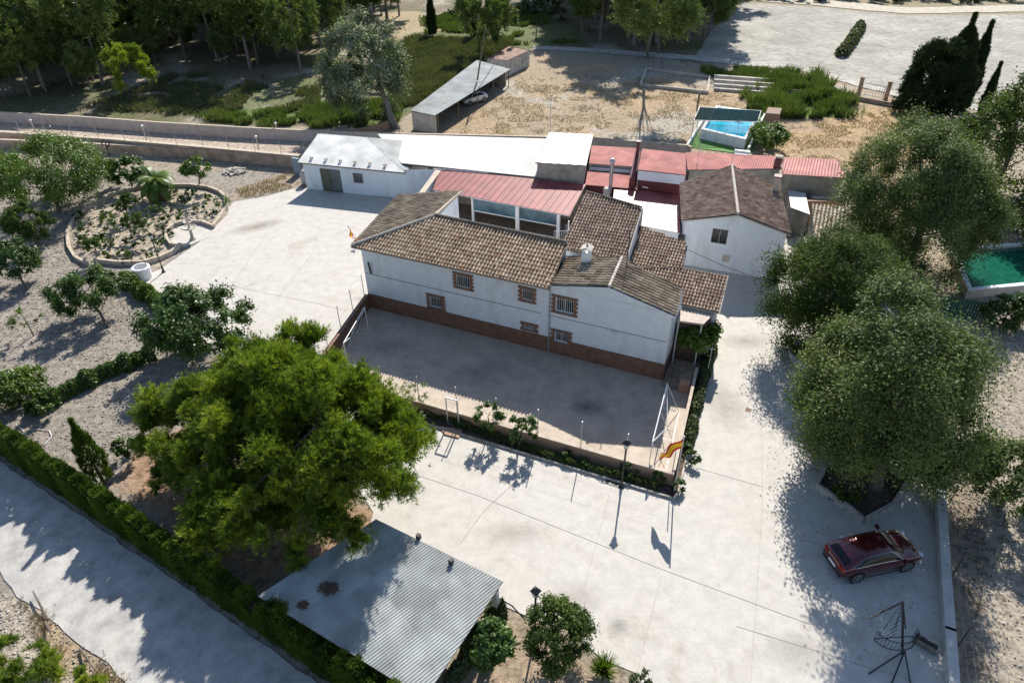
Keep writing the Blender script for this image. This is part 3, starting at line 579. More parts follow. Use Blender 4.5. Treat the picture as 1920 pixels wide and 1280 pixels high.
# each little cowl is its own part
for i in range(6):
    mb=MB(); mb.box(gp(.9+1.55*i,.35,3.24),(.3,.22,.06),ga); mb.box(gp(.9+1.55*i-.1,.35,3.14),(.05,.18,.2),ga); mb.box(gp(.9+1.55*i+.1,.35,3.14),(.05,.18,.2),ga); mb.build('roof_vent',stone,g)
mb=MB(); mb.tube([gp(-.35,.9,1.05),gp(-1.0,.9,1.05)],.01); 
o=MB().lathe(gp(-.75,1.1,0),[(.1,0),(.42,.08),(.45,.6),(.42,1.2),(.2,1.45),(.05,1.5)],16).build('water_tank',mat('tank_plastic',(.5,.47,.42),.6,.05),None,True); tag(o,'rounded pale water tank against the left end of the low white outbuilding','tank')
# long white shed roof behind, and its wall
g2=thing('long_shed','long shed with ribbed white sheet roof behind the red patio roof','shed',LW(-2,22))
mb=MB(); wall(mb,gr_,LW(-4.1,18.9),0,3.0); wall(mb,LW(-4.1,18.9),LW(5.4,20.6),0,3.1); mb.build('wall',whitew,g2)
roof('roof',[LW(-7.9,18.6,3.15),LW(5.55,20.4,3.15),LW(4.1,28.6,3.75),LW(-13.7,23.6,3.6)],'corr',whitecor,g2,seed=14,under=wood,pitch=.2,up=BX)
mb=MB(); mb.tube([LW(-7.8,18.5,3.08),LW(-3.9,19.05,3.08)],.06,6); mb.build('gutter',darkmet,g2)
# tower room with flat white roof
g3=thing('roof_room','square room with flat white roof and bare grey front wall above the patio','roof room',LW(7.5,24))
bx=[LW(5.35,20.45),LW(9.5,21.5),LW(7.75,28.9),LW(3.75,27.9)]
mb=MB()
for i in range(4): wall(mb,bx[i],bx[(i+1)%4],0,4.4)
mb.build('wall',greyw,g3)
roof('roof',[Vector((p.x,p.y,4.55)) for p in [LW(5.2,20.25),LW(9.7,21.3),LW(7.85,29.1),LW(3.6,28.1)]],'corr',whitecor,g3,up=BX,pitch=.9,thick=.08,under=greyw,seed=15)
mb=MB(); mb.tube([LW(4.1,27,4.5),LW(4.1,27,8.6)],.03,6); mb.tube([LW(3.7,27,7.9),LW(4.5,27,7.9)],.015); mb.tube([LW(3.8,27,7.4),LW(4.4,27,7.4)],.015); o=mb.build('antenna',galv); tag(o,'tall thin television antenna at the back corner of the flat white roof room','antenna')
# covered patio with the red standing-seam roof
g4=thing('covered_patio','patio with red seamed metal roof, white posts and glazed panels behind the tiled ridge','patio',LW(4,17))
roof('roof',[LW(-2.7,15.25,2.62),LW(10.45,15.05,2.62),LW(9.95,20.7,3.0),LW(-4.0,19.2,3.0)],'seam',redseam,g4,seed=16,under=whitemet,up=BX,pitch=.62,thick=.05)
mb=MB(); mb.prism([LW(-3.6,8.5),LW(13.6,8.5),LW(13.6,4.1),LW(4.2,4.1),LW(4.0,8.4)],0,.05) if False else mb.prism([LW(-3.4,15.0),LW(13.4,15.0),LW(10.6,20.6),LW(-4.0,19.0)],0,.06); mb.build('floor',mat('patio_floor',(0.22,0.17,0.13),.7,.15,2),g4)
for a_,w_ in ((1.2,.18),(5.55,.34),(9.35,.26),(-2.4,.2),(12.9,.3)):
    mb=MB(); mb.box(LW(a_,15.42,1.31),(w_,.24,2.5),ANG); mb.build('post',whitemet,g4)
for a0,a1 in ((1.3,5.38),(5.72,9.22)):
    mb=MB(); mb.box(LW((a0+a1)/2,15.42,.08),(a1-a0,.07,.1),ANG); mb.box(LW((a0+a1)/2,15.42,1.25),(a1-a0,.07,.08),ANG); mb.box(LW((a0+a1)/2,15.42,2.45),(a1-a0,.07,.1),ANG); f=mb.build('glazing_frame',whitemet,g4)
    mb=MB(); mb.box(LW((a0+a1)/2,15.44,1.85),(a1-a0,.012,1.1),ANG); mb.build('glass',mat('blue_glass',(.06,.12,.16),.15,.5,.8,spec=.6,col2=(.03,.06,.08)),f)
mb=MB(); wall(mb,LW(-3.5,18.4),LW(10.8,19.4),0,2.7); wall(mb,LW(13.3,19.5),LW(13.6,9.2),0,2.6); mb.build('wall',mat('patio_wall',(.30,.25,.2),.9,.1),g4)
mb=MB(); mb.prism([LW(-3.0,13.5),LW(-2.7,13.6),LW(-3.8,18.7),LW(-4.15,18.6)],0,2.9); o=mb.build('yard_wall',whitew); tag(o,'white wall with tan coping joining the low outbuilding to the farmhouse left wing','wall')
mb=MB(); mb.prism([LW(-3.1,13.4),LW(-2.6,13.5),LW(-3.7,18.8),LW(-4.25,18.6)],2.9,2.99); c_=mb.build('coping',coping,o)
# white gate and railing on the right of the patio, chair
o=thing('garden_gate','white barred metal gate standing beside the right end of the patio','gate',LW(9.9,14.3)); 
mb=MB()
for z_ in (.1,1.5): mb.tube([LW(9.5,14.0,z_),LW(10.5,14.4,z_)],.025)
for i in range(8): p=LW(9.5+.143*i,14.0+.057*i); mb.tube([(p.x,p.y,.1),(p.x,p.y,1.5)],.014,4)
mb.build('gate_leaf',whitemet,o); mb=MB(); mb.tube([LW(10.6,14.45,0),LW(10.6,14.45,2.4)],.06,8); mb.build('gate_post',whitemet,o)
def chair(label,loc,rz,m,group=None):
    o=thing('patio_chair',label,'chair',(0,0,0),group)
    MB().box((0,0,.44),(.48,.46,.04)).build('seat',m,o); b_=MB()
    for x in (-.2,-.1,0,.1,.2): b_.tube([(x,.22,.44),(x,.3,.9)],.012,4)
    b_.tube([(-.23,.3,.9),(.23,.3,.9)],.015,5); b_.build('backrest',m,o)
    for x in (-.21,.21):
        for y in (-.2,.2): MB().tube([(x,y,.44),(x*1.15,y*1.2,0)],.015,5).build('leg',m,o)
        MB().tube([(x*1.1,.24,.66),(x*1.1,-.2,.66),(x*1.05,-.2,.44)],.015,5).build('armrest',m,o)
    o.location=loc; o.rotation_euler=(0,0,rz); return o
chair('white metal armchair on the patio floor just right of the glazing',LW(10.0,16.4,.06),.6,whitemet)
# ---------------------------------------------------------------- red roofed sheds behind
def shed(name,label,roofpoly,kind,rm,wz0,wm,cat='shed',up=BX,under=None,pitch=.2,thick=.06,seed=0,inset=.12,zw=.1,row=.4):
    P=[LW(*q) for q in roofpoly]; c=sum(P,Vector())/len(P); o=thing(name,label,cat,(c.x,c.y,0))
    roof('roof',P,kind,rm,o,up=up,under=under or wm,pitch=pitch,thick=thick,seed=seed,row=row)
    Q=[p+(c-p).normalized()*inset*1.6 for p in P]; mb=MB(); n=len(Q)
    mb.prism([(q.x,q.y) for q in Q],0,[q.z-thick-zw for q in Q]); mb.build('wall',wm,o); return o
shed('tin_shed','narrow shed with pale red ribbed roof between the flat white roof and the maroon flue',[(8.95,24.6,3.4),(13.05,25.4,3.4),(12.4,29.9,3.5),(7.8,28.9,3.5)],'corr',redcor,0,tanwall,seed=21)
shed('tin_shed','lower shed with ribbed red roof in front of a low white parapet strip',[(9.7,21.3,2.72),(14.2,22.1,2.72),(13.7,24.6,2.85),(9.0,24.2,2.85)],'corr',redcor,0,maroon,seed=22)
mb=MB(); mb.beam(LW(9.1,24.45,2.98),LW(13.0,25.2,2.98),.1,.3); o=mb.build('parapet',whitew); tag(o,'low white parapet strip between two red ribbed roofs','parapet')
o=shed('flat_roofed_annex','annex with wide glossy seamed metal roof behind the big brown tiled slope',[(13.8,16.0,2.42),(19.6,15.8,2.42),(17.95,22.5,2.58),(12.2,22.2,2.58)],'seam',redglos,0,whitew,seed=23,pitch=.75)
o=shed('tin_shed','raised shed with wavy red roof above a white band and a maroon wall',[(14.15,22.3,4.45),(18.3,22.7,4.45),(17.3,27.3,4.6),(13.3,27.0,4.6)],'corr',redcor,0,maroon,seed=24)
mb=MB(); mb.beam(LW(14.2,22.32,3.95),LW(18.25,22.75,3.95),.12,.85); b_=mb.build('white_band',whitew,o)
mb=MB(); mb.box(LW(15.0,22.24,2.95),(.5,.04,.1),ANG); mb.build('wall_light',whitemet,o)
shed('tin_shed','long shed with smooth red ribbed roof running behind the right-hand house ridge',[(18.0,25.3,3.9),(25.8,28.7,3.9),(25.1,31.3,4.05),(17.0,29.0,4.05)],'corr',redcor,0,greyw,seed=25)
shed('block_shed','grey block shed with clean pink-red ribbed roof at the right end of the row',[(25.95,27.9,3.7),(31.1,29.1,3.7),(30.2,32.9,3.85),(25.6,31.8,3.85)],'corr',redcor,0,greyw,seed=26,pitch=.26)
mb=MB(); mb.beam(LW(28.2,26.4,1.1),LW(31.6,27.8,1.1),.3,2.2); o=mb.build('brick_wall',brick); tag(o,'short red brick wall below the grey block shed','wall')
mb=MB(); mb.beam(LW(28.8,27.2,2.27),LW(32.2,28.1,2.27),.34,.12); mb.build('coping',stone,o)
# flues and chimneys
def flue(label,p,r,z0,z1,m,cap=True,cat='chimney'):
    o=thing('chimney_flue',label,cat,(p.x,p.y,z0)); MB().tube([(p.x,p.y,z0),(p.x,p.y,z1)],r,10).build('pipe',m,o)
    if cap: MB().lathe((p.x,p.y,z1),[(r*1.6,0),(r*1.7,.12),(r*.6,.3)],10).build('cap',m if m!=maroon else darkmet,o)
    return o
flue('tall silvery metal flue rising from a tan base between the red roofs',LW(12.0,21.6),.16,2.2,5.1,galv)
mb=MB(); mb.box(LW(11.9,21.0,1.45),(.7,.7,2.9),ANG,top=.8); o=mb.build('flue_base',tanwall); tag(o,'tan tapered masonry base under the tall silvery flue','flue base')
o=thing('maroon_chimney','dark maroon chimney with a sloping shoulder at the left end of the raised shed','chimney',LW(13.9,23.4)); mb=MB(); mb.prism([LW(13.5,22.2),LW(14.05,22.2),LW(13.6,25.2),LW(13.1,25.2)],2.5,[3.6,3.6,5.0,5.0]); mb.box(LW(13.35,25.0,5.4),(.26,.26,1.0),ANG); mb.build('stack',maroon,o); MB().box(LW(13.35,25.0,5.95),(.42,.42,.12),ANG).build('cap',darkmet,o)
o=thing('maroon_chimney','stubby maroon chimney with grey cowl at the junction of the two right red roofs','chimney',LW(25.7,28.6)); MB().box(LW(25.3,28.9,4.25),(.6,.6,.9),ANG).build('stack',maroon,o); mb=MB()
for i in range(3): mb.tube([LW(25.12+.18*i,28.9,4.7),LW(25.12+.18*i,28.9,4.9)],.08,8)
mb.box(LW(25.3,28.9,4.93),(.65,.5,.05),ANG); mb.build('cowl',stone,o)
for lab,a_,b_,z0,h in (('slender television antenna on the red roof, left one behind the tiled house',18.6,26.4,3.95,3.0),('slender television antenna mast on the red roof, right one behind the tiled house',21.5,27.3,3.95,4.2)):
    mb=MB(); mb.tube([LW(a_,b_,z0),LW(a_,b_,z0+h)],.025,5)
    for k in range(5): mb.tube([LW(a_-.4+.02*k,b_+.16*k-.3,z0+h-.2),LW(a_+.4-.02*k,b_+.16*k-.3,z0+h-.2)],.012,4)
    mb.tube([LW(a_,b_-.3,z0+h-.2),LW(a_,b_+.4,z0+h-.2)],.012,4); tag(mb.build('antenna',galv),lab,'antenna')
# ---------------------------------------------------------------- right hand house
rh=thing('gable_house','white gabled house with worn brown tile roof and one shuttered window facing the camera','house',LW(23.7,19))
mb=MB(); r0,r1=LW(20.0,15.15),LW(27.45,15.45); rd=(r1-r0).normalized(); ra=math.atan2(rd.y,rd.x); RL=(r1-r0).length
wall(mb,r0,r1,0,3.75,[(2.1,3.3,2.35,3.6)],.18,tops=[(0,3.75),(RL,3.75),(RL,4.1),(3.75,5.05),(0,3.8)])
wall(mb,LW(18.3,21.6),r0,0,3.75); wall(mb,r1,LW(26.0,24),0,3.9); wall(mb,LW(26,24.2),LW(18.3,21.6),0,3.8); mb.build('wall',whitew,rh)
def rp(s,t,z): q=r0+rd*s+Vector((-rd.y,rd.x,0))*t; return Vector((q.x,q.y,z))
mb=MB()
for (s_,z_,w_,h_) in ((2.7,2.35,1.26,.06),(2.7,3.6,1.26,.06),(2.1,2.97,.06,1.3),(3.3,2.97,.06,1.3),(2.7,2.97,.05,1.25)): mb.box(rp(s_,.05,z_),(w_,.06,h_),ra)
f=mb.build('window',stone,rh); mb=MB(); mb.add([rp(2.05,.15,2.3),rp(3.35,.15,2.3),rp(3.35,.15,3.65),rp(2.05,.15,3.65)],[(0,1,2,3)]); mb.build('pane',glass,f)
mb=MB(); mb.box(rp(3.5,-.02,1.2),(.55,.04,.6),ra); mb.build('meter_box',tanwall,rh)
mb=MB(); mb.box(rp(-.1,-.1,2.2),(.35,.3,.9),ra); mb.build('junction_box',darkmet,rh)
ZE=3.88
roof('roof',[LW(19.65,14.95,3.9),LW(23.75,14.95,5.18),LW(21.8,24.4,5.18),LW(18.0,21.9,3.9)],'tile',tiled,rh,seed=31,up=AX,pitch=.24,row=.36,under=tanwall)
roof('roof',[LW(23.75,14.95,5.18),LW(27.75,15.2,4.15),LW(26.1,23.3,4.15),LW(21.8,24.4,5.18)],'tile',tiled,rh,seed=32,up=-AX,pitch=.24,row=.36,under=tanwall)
ridge('ridge_tiles',LW(23.75,14.95,5.27),LW(21.8,24.4,5.27),tanwall,rh,.12)
mb=MB(); mb.box(LW(25.75,22.6,4.85),(.45,.5,1.3),ANG); ch=mb.build('chimney',tanwall,rh); MB().box(LW(25.75,22.6,5.55),(.6,.65,.1),ANG).build('cap',maroon,ch)
# lean-to roofs right of it
shed('lean_to','small lean-to with flat white sheet roof beside the worn tiled house',[(27.28,24.4,2.25),(28.9,23.6,2.25),(28.2,27.7,2.35),(26.7,27.9,2.35)],'flat',whitecor,0,greyw,seed=41)
shed('tiled_shed','low shed with pale weathered barrel tile roof under the big tree',[(29.9,15.5,1.9),(36.5,17.0,1.9),(35.2,26.2,2.55),(28.9,25.0,2.55)],'tile',shedt,0,greyw,seed=42,pitch=.3,row=.5)
tag(MB().tube([G(1283,465,2.9),G(1360,500,1.9),G(1440,528,1.7)],.02,5).build('power_cable',darkmet),'black cable slanting down from the corner of the white gabled house','cable')
# ---------------------------------------------------------------- boundary walls
def wallrun(name,label,px,z,w,m,cat='wall',cop=None,group=None,world=False,zb=-.1):
    P=[Vector(p) if world else G(p[0],p[1],z) for p in px]; mb=MB(); cb=MB()
    for i in range(len(P)-1):
        a=Vector((P[i].x,P[i].y,0));b=Vector((P[i+1].x,P[i+1].y,0)); d=(b-a).normalized()
        mb.beam(a+Vector((0,0,(z+zb)/2))-d*w*.3*(i>0),b+Vector((0,0,(z+zb)/2)),w,z-zb)
        if cop: cb.beam(a+Vector((0,0,z+.035)),b+Vector((0,0,z+.035)),w+.06,.07)
    o=tag(mb.build(name,m),label,cat,group)
    if cop: cb.build('coping',cop,o)
    return o
wallrun('boundary_wall','long pale wall on the far side of the lane, running behind the sheds',[(-300,188),(0,211),(150,219),(300,230),(450,239),(598,246),(760,251),(1110,259),(1290,273),(1296,276)],1.2,.22,tanwall,cop=coping)
lane=wallrun('retaining_wall','long brick-tan wall with pale concrete ledge along the near side of the lane',[(-300,236),(0,247),(200,260),(400,277),(562,292)],1.3,.5,tanblock,cop=coping)
wallrun('ledge_wall','lower pale ledge running in front of the lane wall above the garden',[(-300,258),(0,262),(150,268),(330,278),(440,287),(555,297)],.95,.3,tanblock,cop=coping)
# lane fence posts
def fence(name,label,pts,h,mpost,r=.03,wires=3,z0=0.0,cat='fence',rail=False):
    P=[Vector(p) for p in pts]; o=thing(name,label,cat,P[0])
    for p in P: MB().tube([p+Vector((0,0,z0)),p+Vector((0,0,z0+h))],r,6).build('post',mpost,o)
    mb=MB()
    for k in range(wires):
        z_=z0+h*(k+1)/(wires)-.04
        for i in range(len(P)-1): mb.tube([P[i]+Vector((0,0,z_)),P[i+1]+Vector((0,0,z_))],.0035 if not rail else .02,4,False)
    mb.build('wire',galv,o); return o
fence('wire_fence','thin wire fence standing on the near wall of the lane',[G(x,247+(x)*.082-3,1.35).xy.to_3d() for x in range(-60,565,49)],1.3,galv,.03,3,1.35)
for (u,v,uu,vv,lab) in ((68,252,60,235,'short white lamp post in the shaded left end of the lane'),(275,263,268,240,'short white lamp post in the lane, second from the left'),(486,284,482,252,'short white lamp post in the lane near the white outbuilding, closest to the near wall'),(522,258,514,219,'short white lamp post standing against the far lane wall by the green grass')):
    b_=G(u,v); o=thing('lane_lamp',lab,'lamp post',b_,'small lamp posts in the lane'); MB().tube([b_,b_+Vector((0,0,1.6))],.07,8).build('post',tanwall,o); MB().lathe(b_+Vector((0,0,1.6)),[(.1,0),(.16,.06),(.14,.16),(.03,.22)],10).build('lamp_head',whitemet,o)
b_=G(206,292); mb=MB(); c=b_+Vector((0,0,1.4))
for i in range(16):
    t0_,t1_=2*PI*i/16,2*PI*(i+1)/16; mb.tube([c+Vector((.4*math.cos(t0_),0,.4*math.sin(t0_))),c+Vector((.4*math.cos(t1_),0,.4*math.sin(t1_)))],.07,5)
mb.tube([b_,c],.05); tag(mb.build('tyre_on_post',darkmet),'black ring standing on a post before the lane wall','ring')
o=tag(MB().box(G(557,312,.9),(.9,.25,1.8),ANG,top=.97).build('metal_cabinet',mat('blue_grey',(.25,.32,.40),.5,.05)),'blue-grey metal cabinet between the lane wall and the low white outbuilding','cabinet')
# ---------------------------------------------------------------- court wall, fence, goals
cw=tag(MB().beam(LW(1.75,-8.75,.38),LW(24.7,-8.45,.38),.2,.84).build('court_wall',brick),'long low brick wall closing the court on the garden strip side','wall')
MB().beam(LW(1.7,-8.75,.83),LW(24.75,-8.45,.83),.24,.06).build('coping',coping,cw)
cw2=tag(MB().beam(LW(.05,.0,.53),LW(1.75,-8.65,.53),.2,1.1).build('court_wall',dado),'brown tiled wall at the left end of the court','wall')
MB().beam(LW(0.05,-.05,1.12),LW(1.75,-8.65,1.12),.26,.05).build('coping',dado,cw2)
cw3=tag(MB().beam(LW(24.7,-8.3,.45),LW(24.1,.9,.45),.14,.9).build('court_wall',brick),'low brick wall closing the right end of the court beside the driveway planting','wall')
MB().beam(LW(24.7,-8.3,.92),LW(24.1,.9,.92),.18,.05).build('coping',coping,cw3)
tag(MB().beam(LW(23.35,-.7,.45),LW(24.0,-.6,.45),.3,.9).build('patio_wall',brick),'short brick wall stub beside the small double gate near the vine','wall')
for x_ in (22.32,22.85): pass
o=thing('patio_gate','thin dark two-leaf gate between the farmhouse end and the brick stub','gate',LW(22.8,-.7))
for x0_,x1_ in ((22.28,22.8),(22.84,23.3)):
    mb=MB()
    for z_ in (.1,1.0,1.7): mb.tube([LW(x0_,-.7,z_),LW(x1_,-.7,z_)],.02,4)
    for i in range(5): x=x0_+(x1_-x0_)*i/4; mb.tube([LW(x,-.7,.1),LW(x,-.7,1.7)],.014,4)
    mb.build('gate_leaf',darkmet,o)
fence('court_fence','tall thin mesh fence posts standing on the low brick court wall',[LW(1.75+22.9*i/9.0,-8.75+.3*i/9.0) for i in range(10)],1.9,galv,.028,3,.85)
fence('court_fence','tall mesh fence on the brown wall at the left end of the court',[LW(.1+1.6*i/4,-.4-8.2*i/4) for i in range(5)],1.9,galv,.028,4,1.12)
# free-standing door frame in the strip
def pframe(mb,a,b,h,r,z0=0.0):
    a=Vector(a);b=Vector(b); z1=Vector((0,0,h)); z=Vector((0,0,z0)); mb.beam(a+z,a+z1,r,r); mb.beam(b+z,b+z1,r,r); mb.beam(a+z1,b+z1,r,r); mb.beam(a+z+Vector((0,0,.05)),b+z+Vector((0,0,.05)),r,r)
mb=MB(); ga_,gb_=G(840,795),G(861,801)
pframe(mb,ga_,gb_,2.1,.07); tag(mb.build('gate_frame',galv),'upright grey rectangular gate frame in the planted strip of the court wall','gate')
tag(MB().prism([G(826,800),G(832,815),G(860,822),G(868,806)],-.05,.08).build('door_step',brick),'small brick step under the upright gate frame','step')
# strip of garden with kerb
sc_px=[LW(1.7,-8.8),LW(24.8,-8.5),LW(25.1,-9.45),LW(1.9,-9.5)]
o=sheet('planting_strip',sc_px,0.012,mat('dark_soil',(0.10,0.075,0.055),.95,.3,3,.6,10),world=True)
st2=[LW(24.78,-8.8),LW(24.2,.9),LW(24.1,4.2),LW(24.5,4.2),LW(24.85,-2.6),LW(25.15,-9.35)]
o=sheet('planting_strip',st2,0.012,MATS['dark_soil'],world=True)
kb=MB(); kb.beam(LW(1.9,-9.55,.06),LW(25.2,-9.46,.06),.1,.14); kb.beam(LW(25.2,-9.44,.06),LW(24.9,-2.6,.06),.1,.14); kb.beam(LW(24.9,-2.6,.06),LW(24.55,4.2,.06),.1,.14)
tag(kb.build('kerb',stone),'concrete kerb edging the planted strip around the court','kerb')
def goal(label,pa,pb,h,dep):
    o=thing('football_goal',label,'goal',(pa+pb)/2); d=(pb-pa).normalized(); n=Vector((d.y,-d.x,0))*dep; up=Vector((0,0,h))
    MB().tube([pa,pa+up],.032,8).build('post',whitemet,o); MB().tube([pb,pb+up],.032,8).build('post',whitemet,o); MB().tube([pa+up,pb+up],.032,8).build('crossbar',whitemet,o)
    mb=MB()
    for p in (pa,pb,(pa+pb)/2): mb.tube([p+up,p+n],.02,6); mb.tube([p,p+n],.02,6)
    mb.tube([pa+n,pb+n],.028,6); mb.tube([pa+up,(pa+pb)/2+n*.55+up*.45,pb+up],.022,6); mb.build('back_frame',whitemet,o); return o
goal('white football goal frame at the right end of the court',LW(22.9,-2.7),LW(23.3,-7.8),2.0,-.95)
goal('slender white football goal frame at the left end of the court',LW(2.7,-6.6),LW(1.6,-2.5),1.9,-.7)
# flags
def flagm():
    m=bpy.data.materials.new('flag_cloth'); m.use_nodes=True; b=m.node_tree.nodes['Principled BSDF']; b.inputs['Roughness'].default_value=.8
    a=m.node_tree.nodes.new('ShaderNodeAttribute'); a.attribute_name='var'; r=ramp(m.node_tree,[(0,(.62,.03,.02)),(.25,(.85,.48,.01)),(.75,(.62,.03,.02))]); r.color_ramp.interpolation='CONSTANT'
    m.node_tree.links.new(a.outputs['Fac'],r.inputs['Fac']); m.node_tree.links.new(r.outputs['Color'],b.inputs['Base Color']); return m
FLG=flagm()
def flag(label,base,h,W,H,fly,droop,tilt=(0,0,0),r=.035):
    o=thing('flag',label,'flag',base); top=Vector(base)+Vector((0,0,h))+Vector(tilt); MB().tube([base,top],r,8).build('flagpole',galv,o)
    MB().lathe(top,[(.02,0),(.05,.04),(.02,.1)],8).build('finial',galv,o)
    nu,nv=22,12; V=[];Fc=[];va=[]; fd=Vector(fly).normalized(); sd=Vector((-fd.y,fd.x,0)); ax=(Vector(base)-top).normalized()
    for i in range(nu+1):
        for j in range(nv+1):
            u=i/nu; v=j/nv; p=top+ax*(.05+v*H)+fd*(u*W*(1-.25*droop))+Vector((0,0,-droop*W*.75*u**1.2))+sd*(.20*math.sin(u*9+v*3)*u**.6+.07*math.sin(u*17+v*5)*u); V.append(p)
    for i in range(nu):
        for j in range(nv): k=i*(nv+1)+j; Fc.append((k,k+1,k+nv+2,k+nv+1)); va.append((j+.5)/nv)
    c=mk('cloth',V,Fc,FLG,o,va,True); s_=c.modifiers.new('s','SOLIDIFY'); s_.thickness=.006
    return o
flag('large red and yellow flag on a pole at the front right corner of the court',LW(24.95,-8.95,0),4.0,1.35,.72,AX*-0.8+BX*-.25,1.1)
flag('small red and yellow flag on a tilted pole at the farmhouse left roof corner',LW(-.4,.6,4.9),1.3,1.0,.55,AX*.6+BX*-.5,1.1,tilt=(-.6,.1,0),r=.02)
# ---------------------------------------------------------------- lamps, well, fountain, round garden
def lamp(label,base,h,group='black lantern posts'):
    b_=Vector(base); o=thing('street_lamp',label,'street lamp',b_,group)
    MB().lathe(b_,[(.16,0),(.17,.06),(.09,.12),(.07,.5),(.045,.6),(.045,h-.45),(.07,h-.42)],10).build('post',darkmet,o)
    mb=MB(); c=b_+Vector((0,0,h-.4))
    for a_ in range(4):
        t=a_*PI/2+.6; mb.tube([c+Vector((.1*math.cos(t),.1*math.sin(t),0)),c+Vector((.2*math.cos(t),.2*math.sin(t),.36))],.016,4)
    hd=mb.build('lantern',darkmet,o); MB().lathe(c,[(.08,.01),(.17,.33)],4).build('lamp_glass',mat('lamp_glass',(.7,.7,.68),.3,.02),hd) if 'lamp_glass' not in MATS else MB().lathe(c,[(.08,.01),(.17,.33)],4).build('lamp_glass',MATS['lamp_glass'],hd)
    MB().lathe(c,[(.25,.35),(.22,.39),(.08,.52),(.03,.58)],4).build('lantern_roof',darkmet,hd); return o
lamp('black lantern post at the kerb in front of the court brick wall',G(1165,912),3.3)
lamp('black lantern post beside the white well and the round garden',G(307,510),3.4)
lamp('black lantern post above the small trees at the bottom of the paved yard',G(1003,1195),3.5)
wp=G(270,520); o=thing('well','white round well with brick-red inside and iron arch beside the round garden','well',wp)
mb=MB(); n=20; prof=[(.66,0),(.7,.95),(.62,1.0),(.52,1.0),(.5,.25)]; MB().lathe(wp,prof,20).build('well_wall',white,o); MB().lathe(wp+Vector((0,0,.4)),[(.495,0),(.495,.02)],20).build('well_floor',brick,o)
mb=MB(); mb.tube([wp+Vector((-.58,0,.95)),wp+Vector((-.5,0,1.6)),wp+Vector((-.25,0,1.95)),wp+Vector((0,0,2.05)),wp+Vector((.25,0,1.95)),wp+Vector((.5,0,1.6)),wp+Vector((.58,0,.95))],.022,6); mb.build('iron_arch',darkmet,o)
fp=G(362,449); o=thing('fountain','pale three-tiered stone fountain in the little basin of the round garden','fountain',fp)
MB().lathe(fp,[(.3,0),(.26,.12),(.14,.25),(.12,.95),(.2,1.05)],14).build('pedestal',stone,o)
for k,(z_,r_) in enumerate(((1.0,.62),(1.55,.4),(2.0,.26))):
    MB().lathe(fp+Vector((0,0,z_)),[(.1,0),(r_*.7,.06),(r_,.2),(r_*.92,.22),(r_*.6,.12),(.09,.1),(.07,.52)],18).build('bowl',stone,o)
MB().lathe(fp+Vector((0,0,2.45)),[(.06,0),(.09,.08),(.02,.2)],8).build('finial',stone,o)
def curb(name,label,px,w,h,m):
    P=[G(*p) for p in px]; mb=MB()
    for i in range(len(P)-1): mb.beam(P[i]+Vector((0,0,h/2-.02)),P[i+1]+Vector((0,0,h/2-.02))+(P[i+1]-P[i]).normalized()*.06,w,h)
    return tag(mb.build(name,m),label,'kerb')
curb('garden_wall','curving low stone wall around the round garden',[(400,427),(414,410),(424,390),(423,372),(412,362),(390,354),(355,350),(310,350),(262,354),(222,363),(190,378),(160,395),(138,415),(128,440),(130,465),(142,485),(165,498)],.22,.35,coping)
curb('garden_wall','low pale wall from the fountain basin round to the white well',[(340,463),(322,478),(300,488),(270,496),(225,497),(180,492)],.22,.42,coping)
curb('basin_wall','low pale wall curving around the fountain basin',[(402,428),(380,420),(352,418),(328,424),(314,436),(313,450),(322,462),(342,464)],.2,.38,coping)
sheet('basin_floor',[(400,429),(380,422),(352,420),(330,426),(316,438),(316,450),(326,462),(345,464),(390,445)],.02,concrete)
# ---------------------------------------------------------------- right boundary wall, planters, trough, swing seat, car
wallrun('yard_wall','long low pale concrete wall along the right edge of the paved yard',[(1764,868),(1768,960),(1774,1060),(1783,1180),(1794,1330)],.45,.42,mat('pale_concrete',(.5,.48,.44),.85,.08,2,.2,8),cop=None)
fence('wire_fence','leaning rusty fence posts behind the low right yard wall',[G(1776,950),G(1782,1085),G(1793,1215),G(1805,1330)],1.4,darkmet,.025,2,.2)
def planter(label,px,h,w,m):
    P=[G(*p) for p in px]; mb=MB()
    for i in range(len(P)-1): mb.beam(P[i]+Vector((0,0,h/2)),P[i+1]+Vector((0,0,h/2)),w,h)
    o=tag(mb.build('planter_wall',m),label,'planter'); s_=MB().prism([(p.x,p.y) for p in P[:-1]],-.02,.12).build('planter_soil',MATS['dark_soil'],o); return o
planter('angular stone-walled tree planter behind the dark red car',[(1530,915),(1585,952),(1618,980),(1672,950),(1700,905),(1640,860),(1550,870),(1530,915)],.35,.18,stone)
q=[G(1525,670)+Vector((1.5*math.cos(t*PI/8),1.5*math.sin(t*PI/8),0)) for t in range(16)]; mb=MB()
for i in range(16): mb.beam(q[i]+Vector((0,0,.18)),q[(i+1)%16]+Vector((0,0,.18)),.2,.36)
o=tag(mb.build('planter_ring',whitew),'round white ring planter under the driveway tree','planter'); MB().prism([(p.x,p.y) for p in q],-.02,.14).build('planter_soil',MATS['dark_soil'],o)
tp=G(1733,1210); th=math.atan2(*(G(1748,1218)-G(1718,1200)).yx); mb=MB()
for s_ in (-1,1): mb.box(tp+Vector((-math.sin(th),math.cos(th),0))*.16*s_+Vector((0,0,.16)),(.95,.04,.3),th); mb.box(tp+Vector((math.cos(th),math.sin(th),0))*.455*s_+Vector((0,0,.16)),(.04,.28,.3),th)
o=tag(mb.build('trough',mat('trough_plastic',(.17,.16,.14),.8,.2,5)),'rectangular brownish trough lying on the yard beside the black metal frame','trough'); MB().box(tp+Vector((0,0,.12)),(.87,.28,.1),th).build('soil',MATS['dark_soil'],o)
for (u,v) in ((1402,768),(1131,957)):
    pass
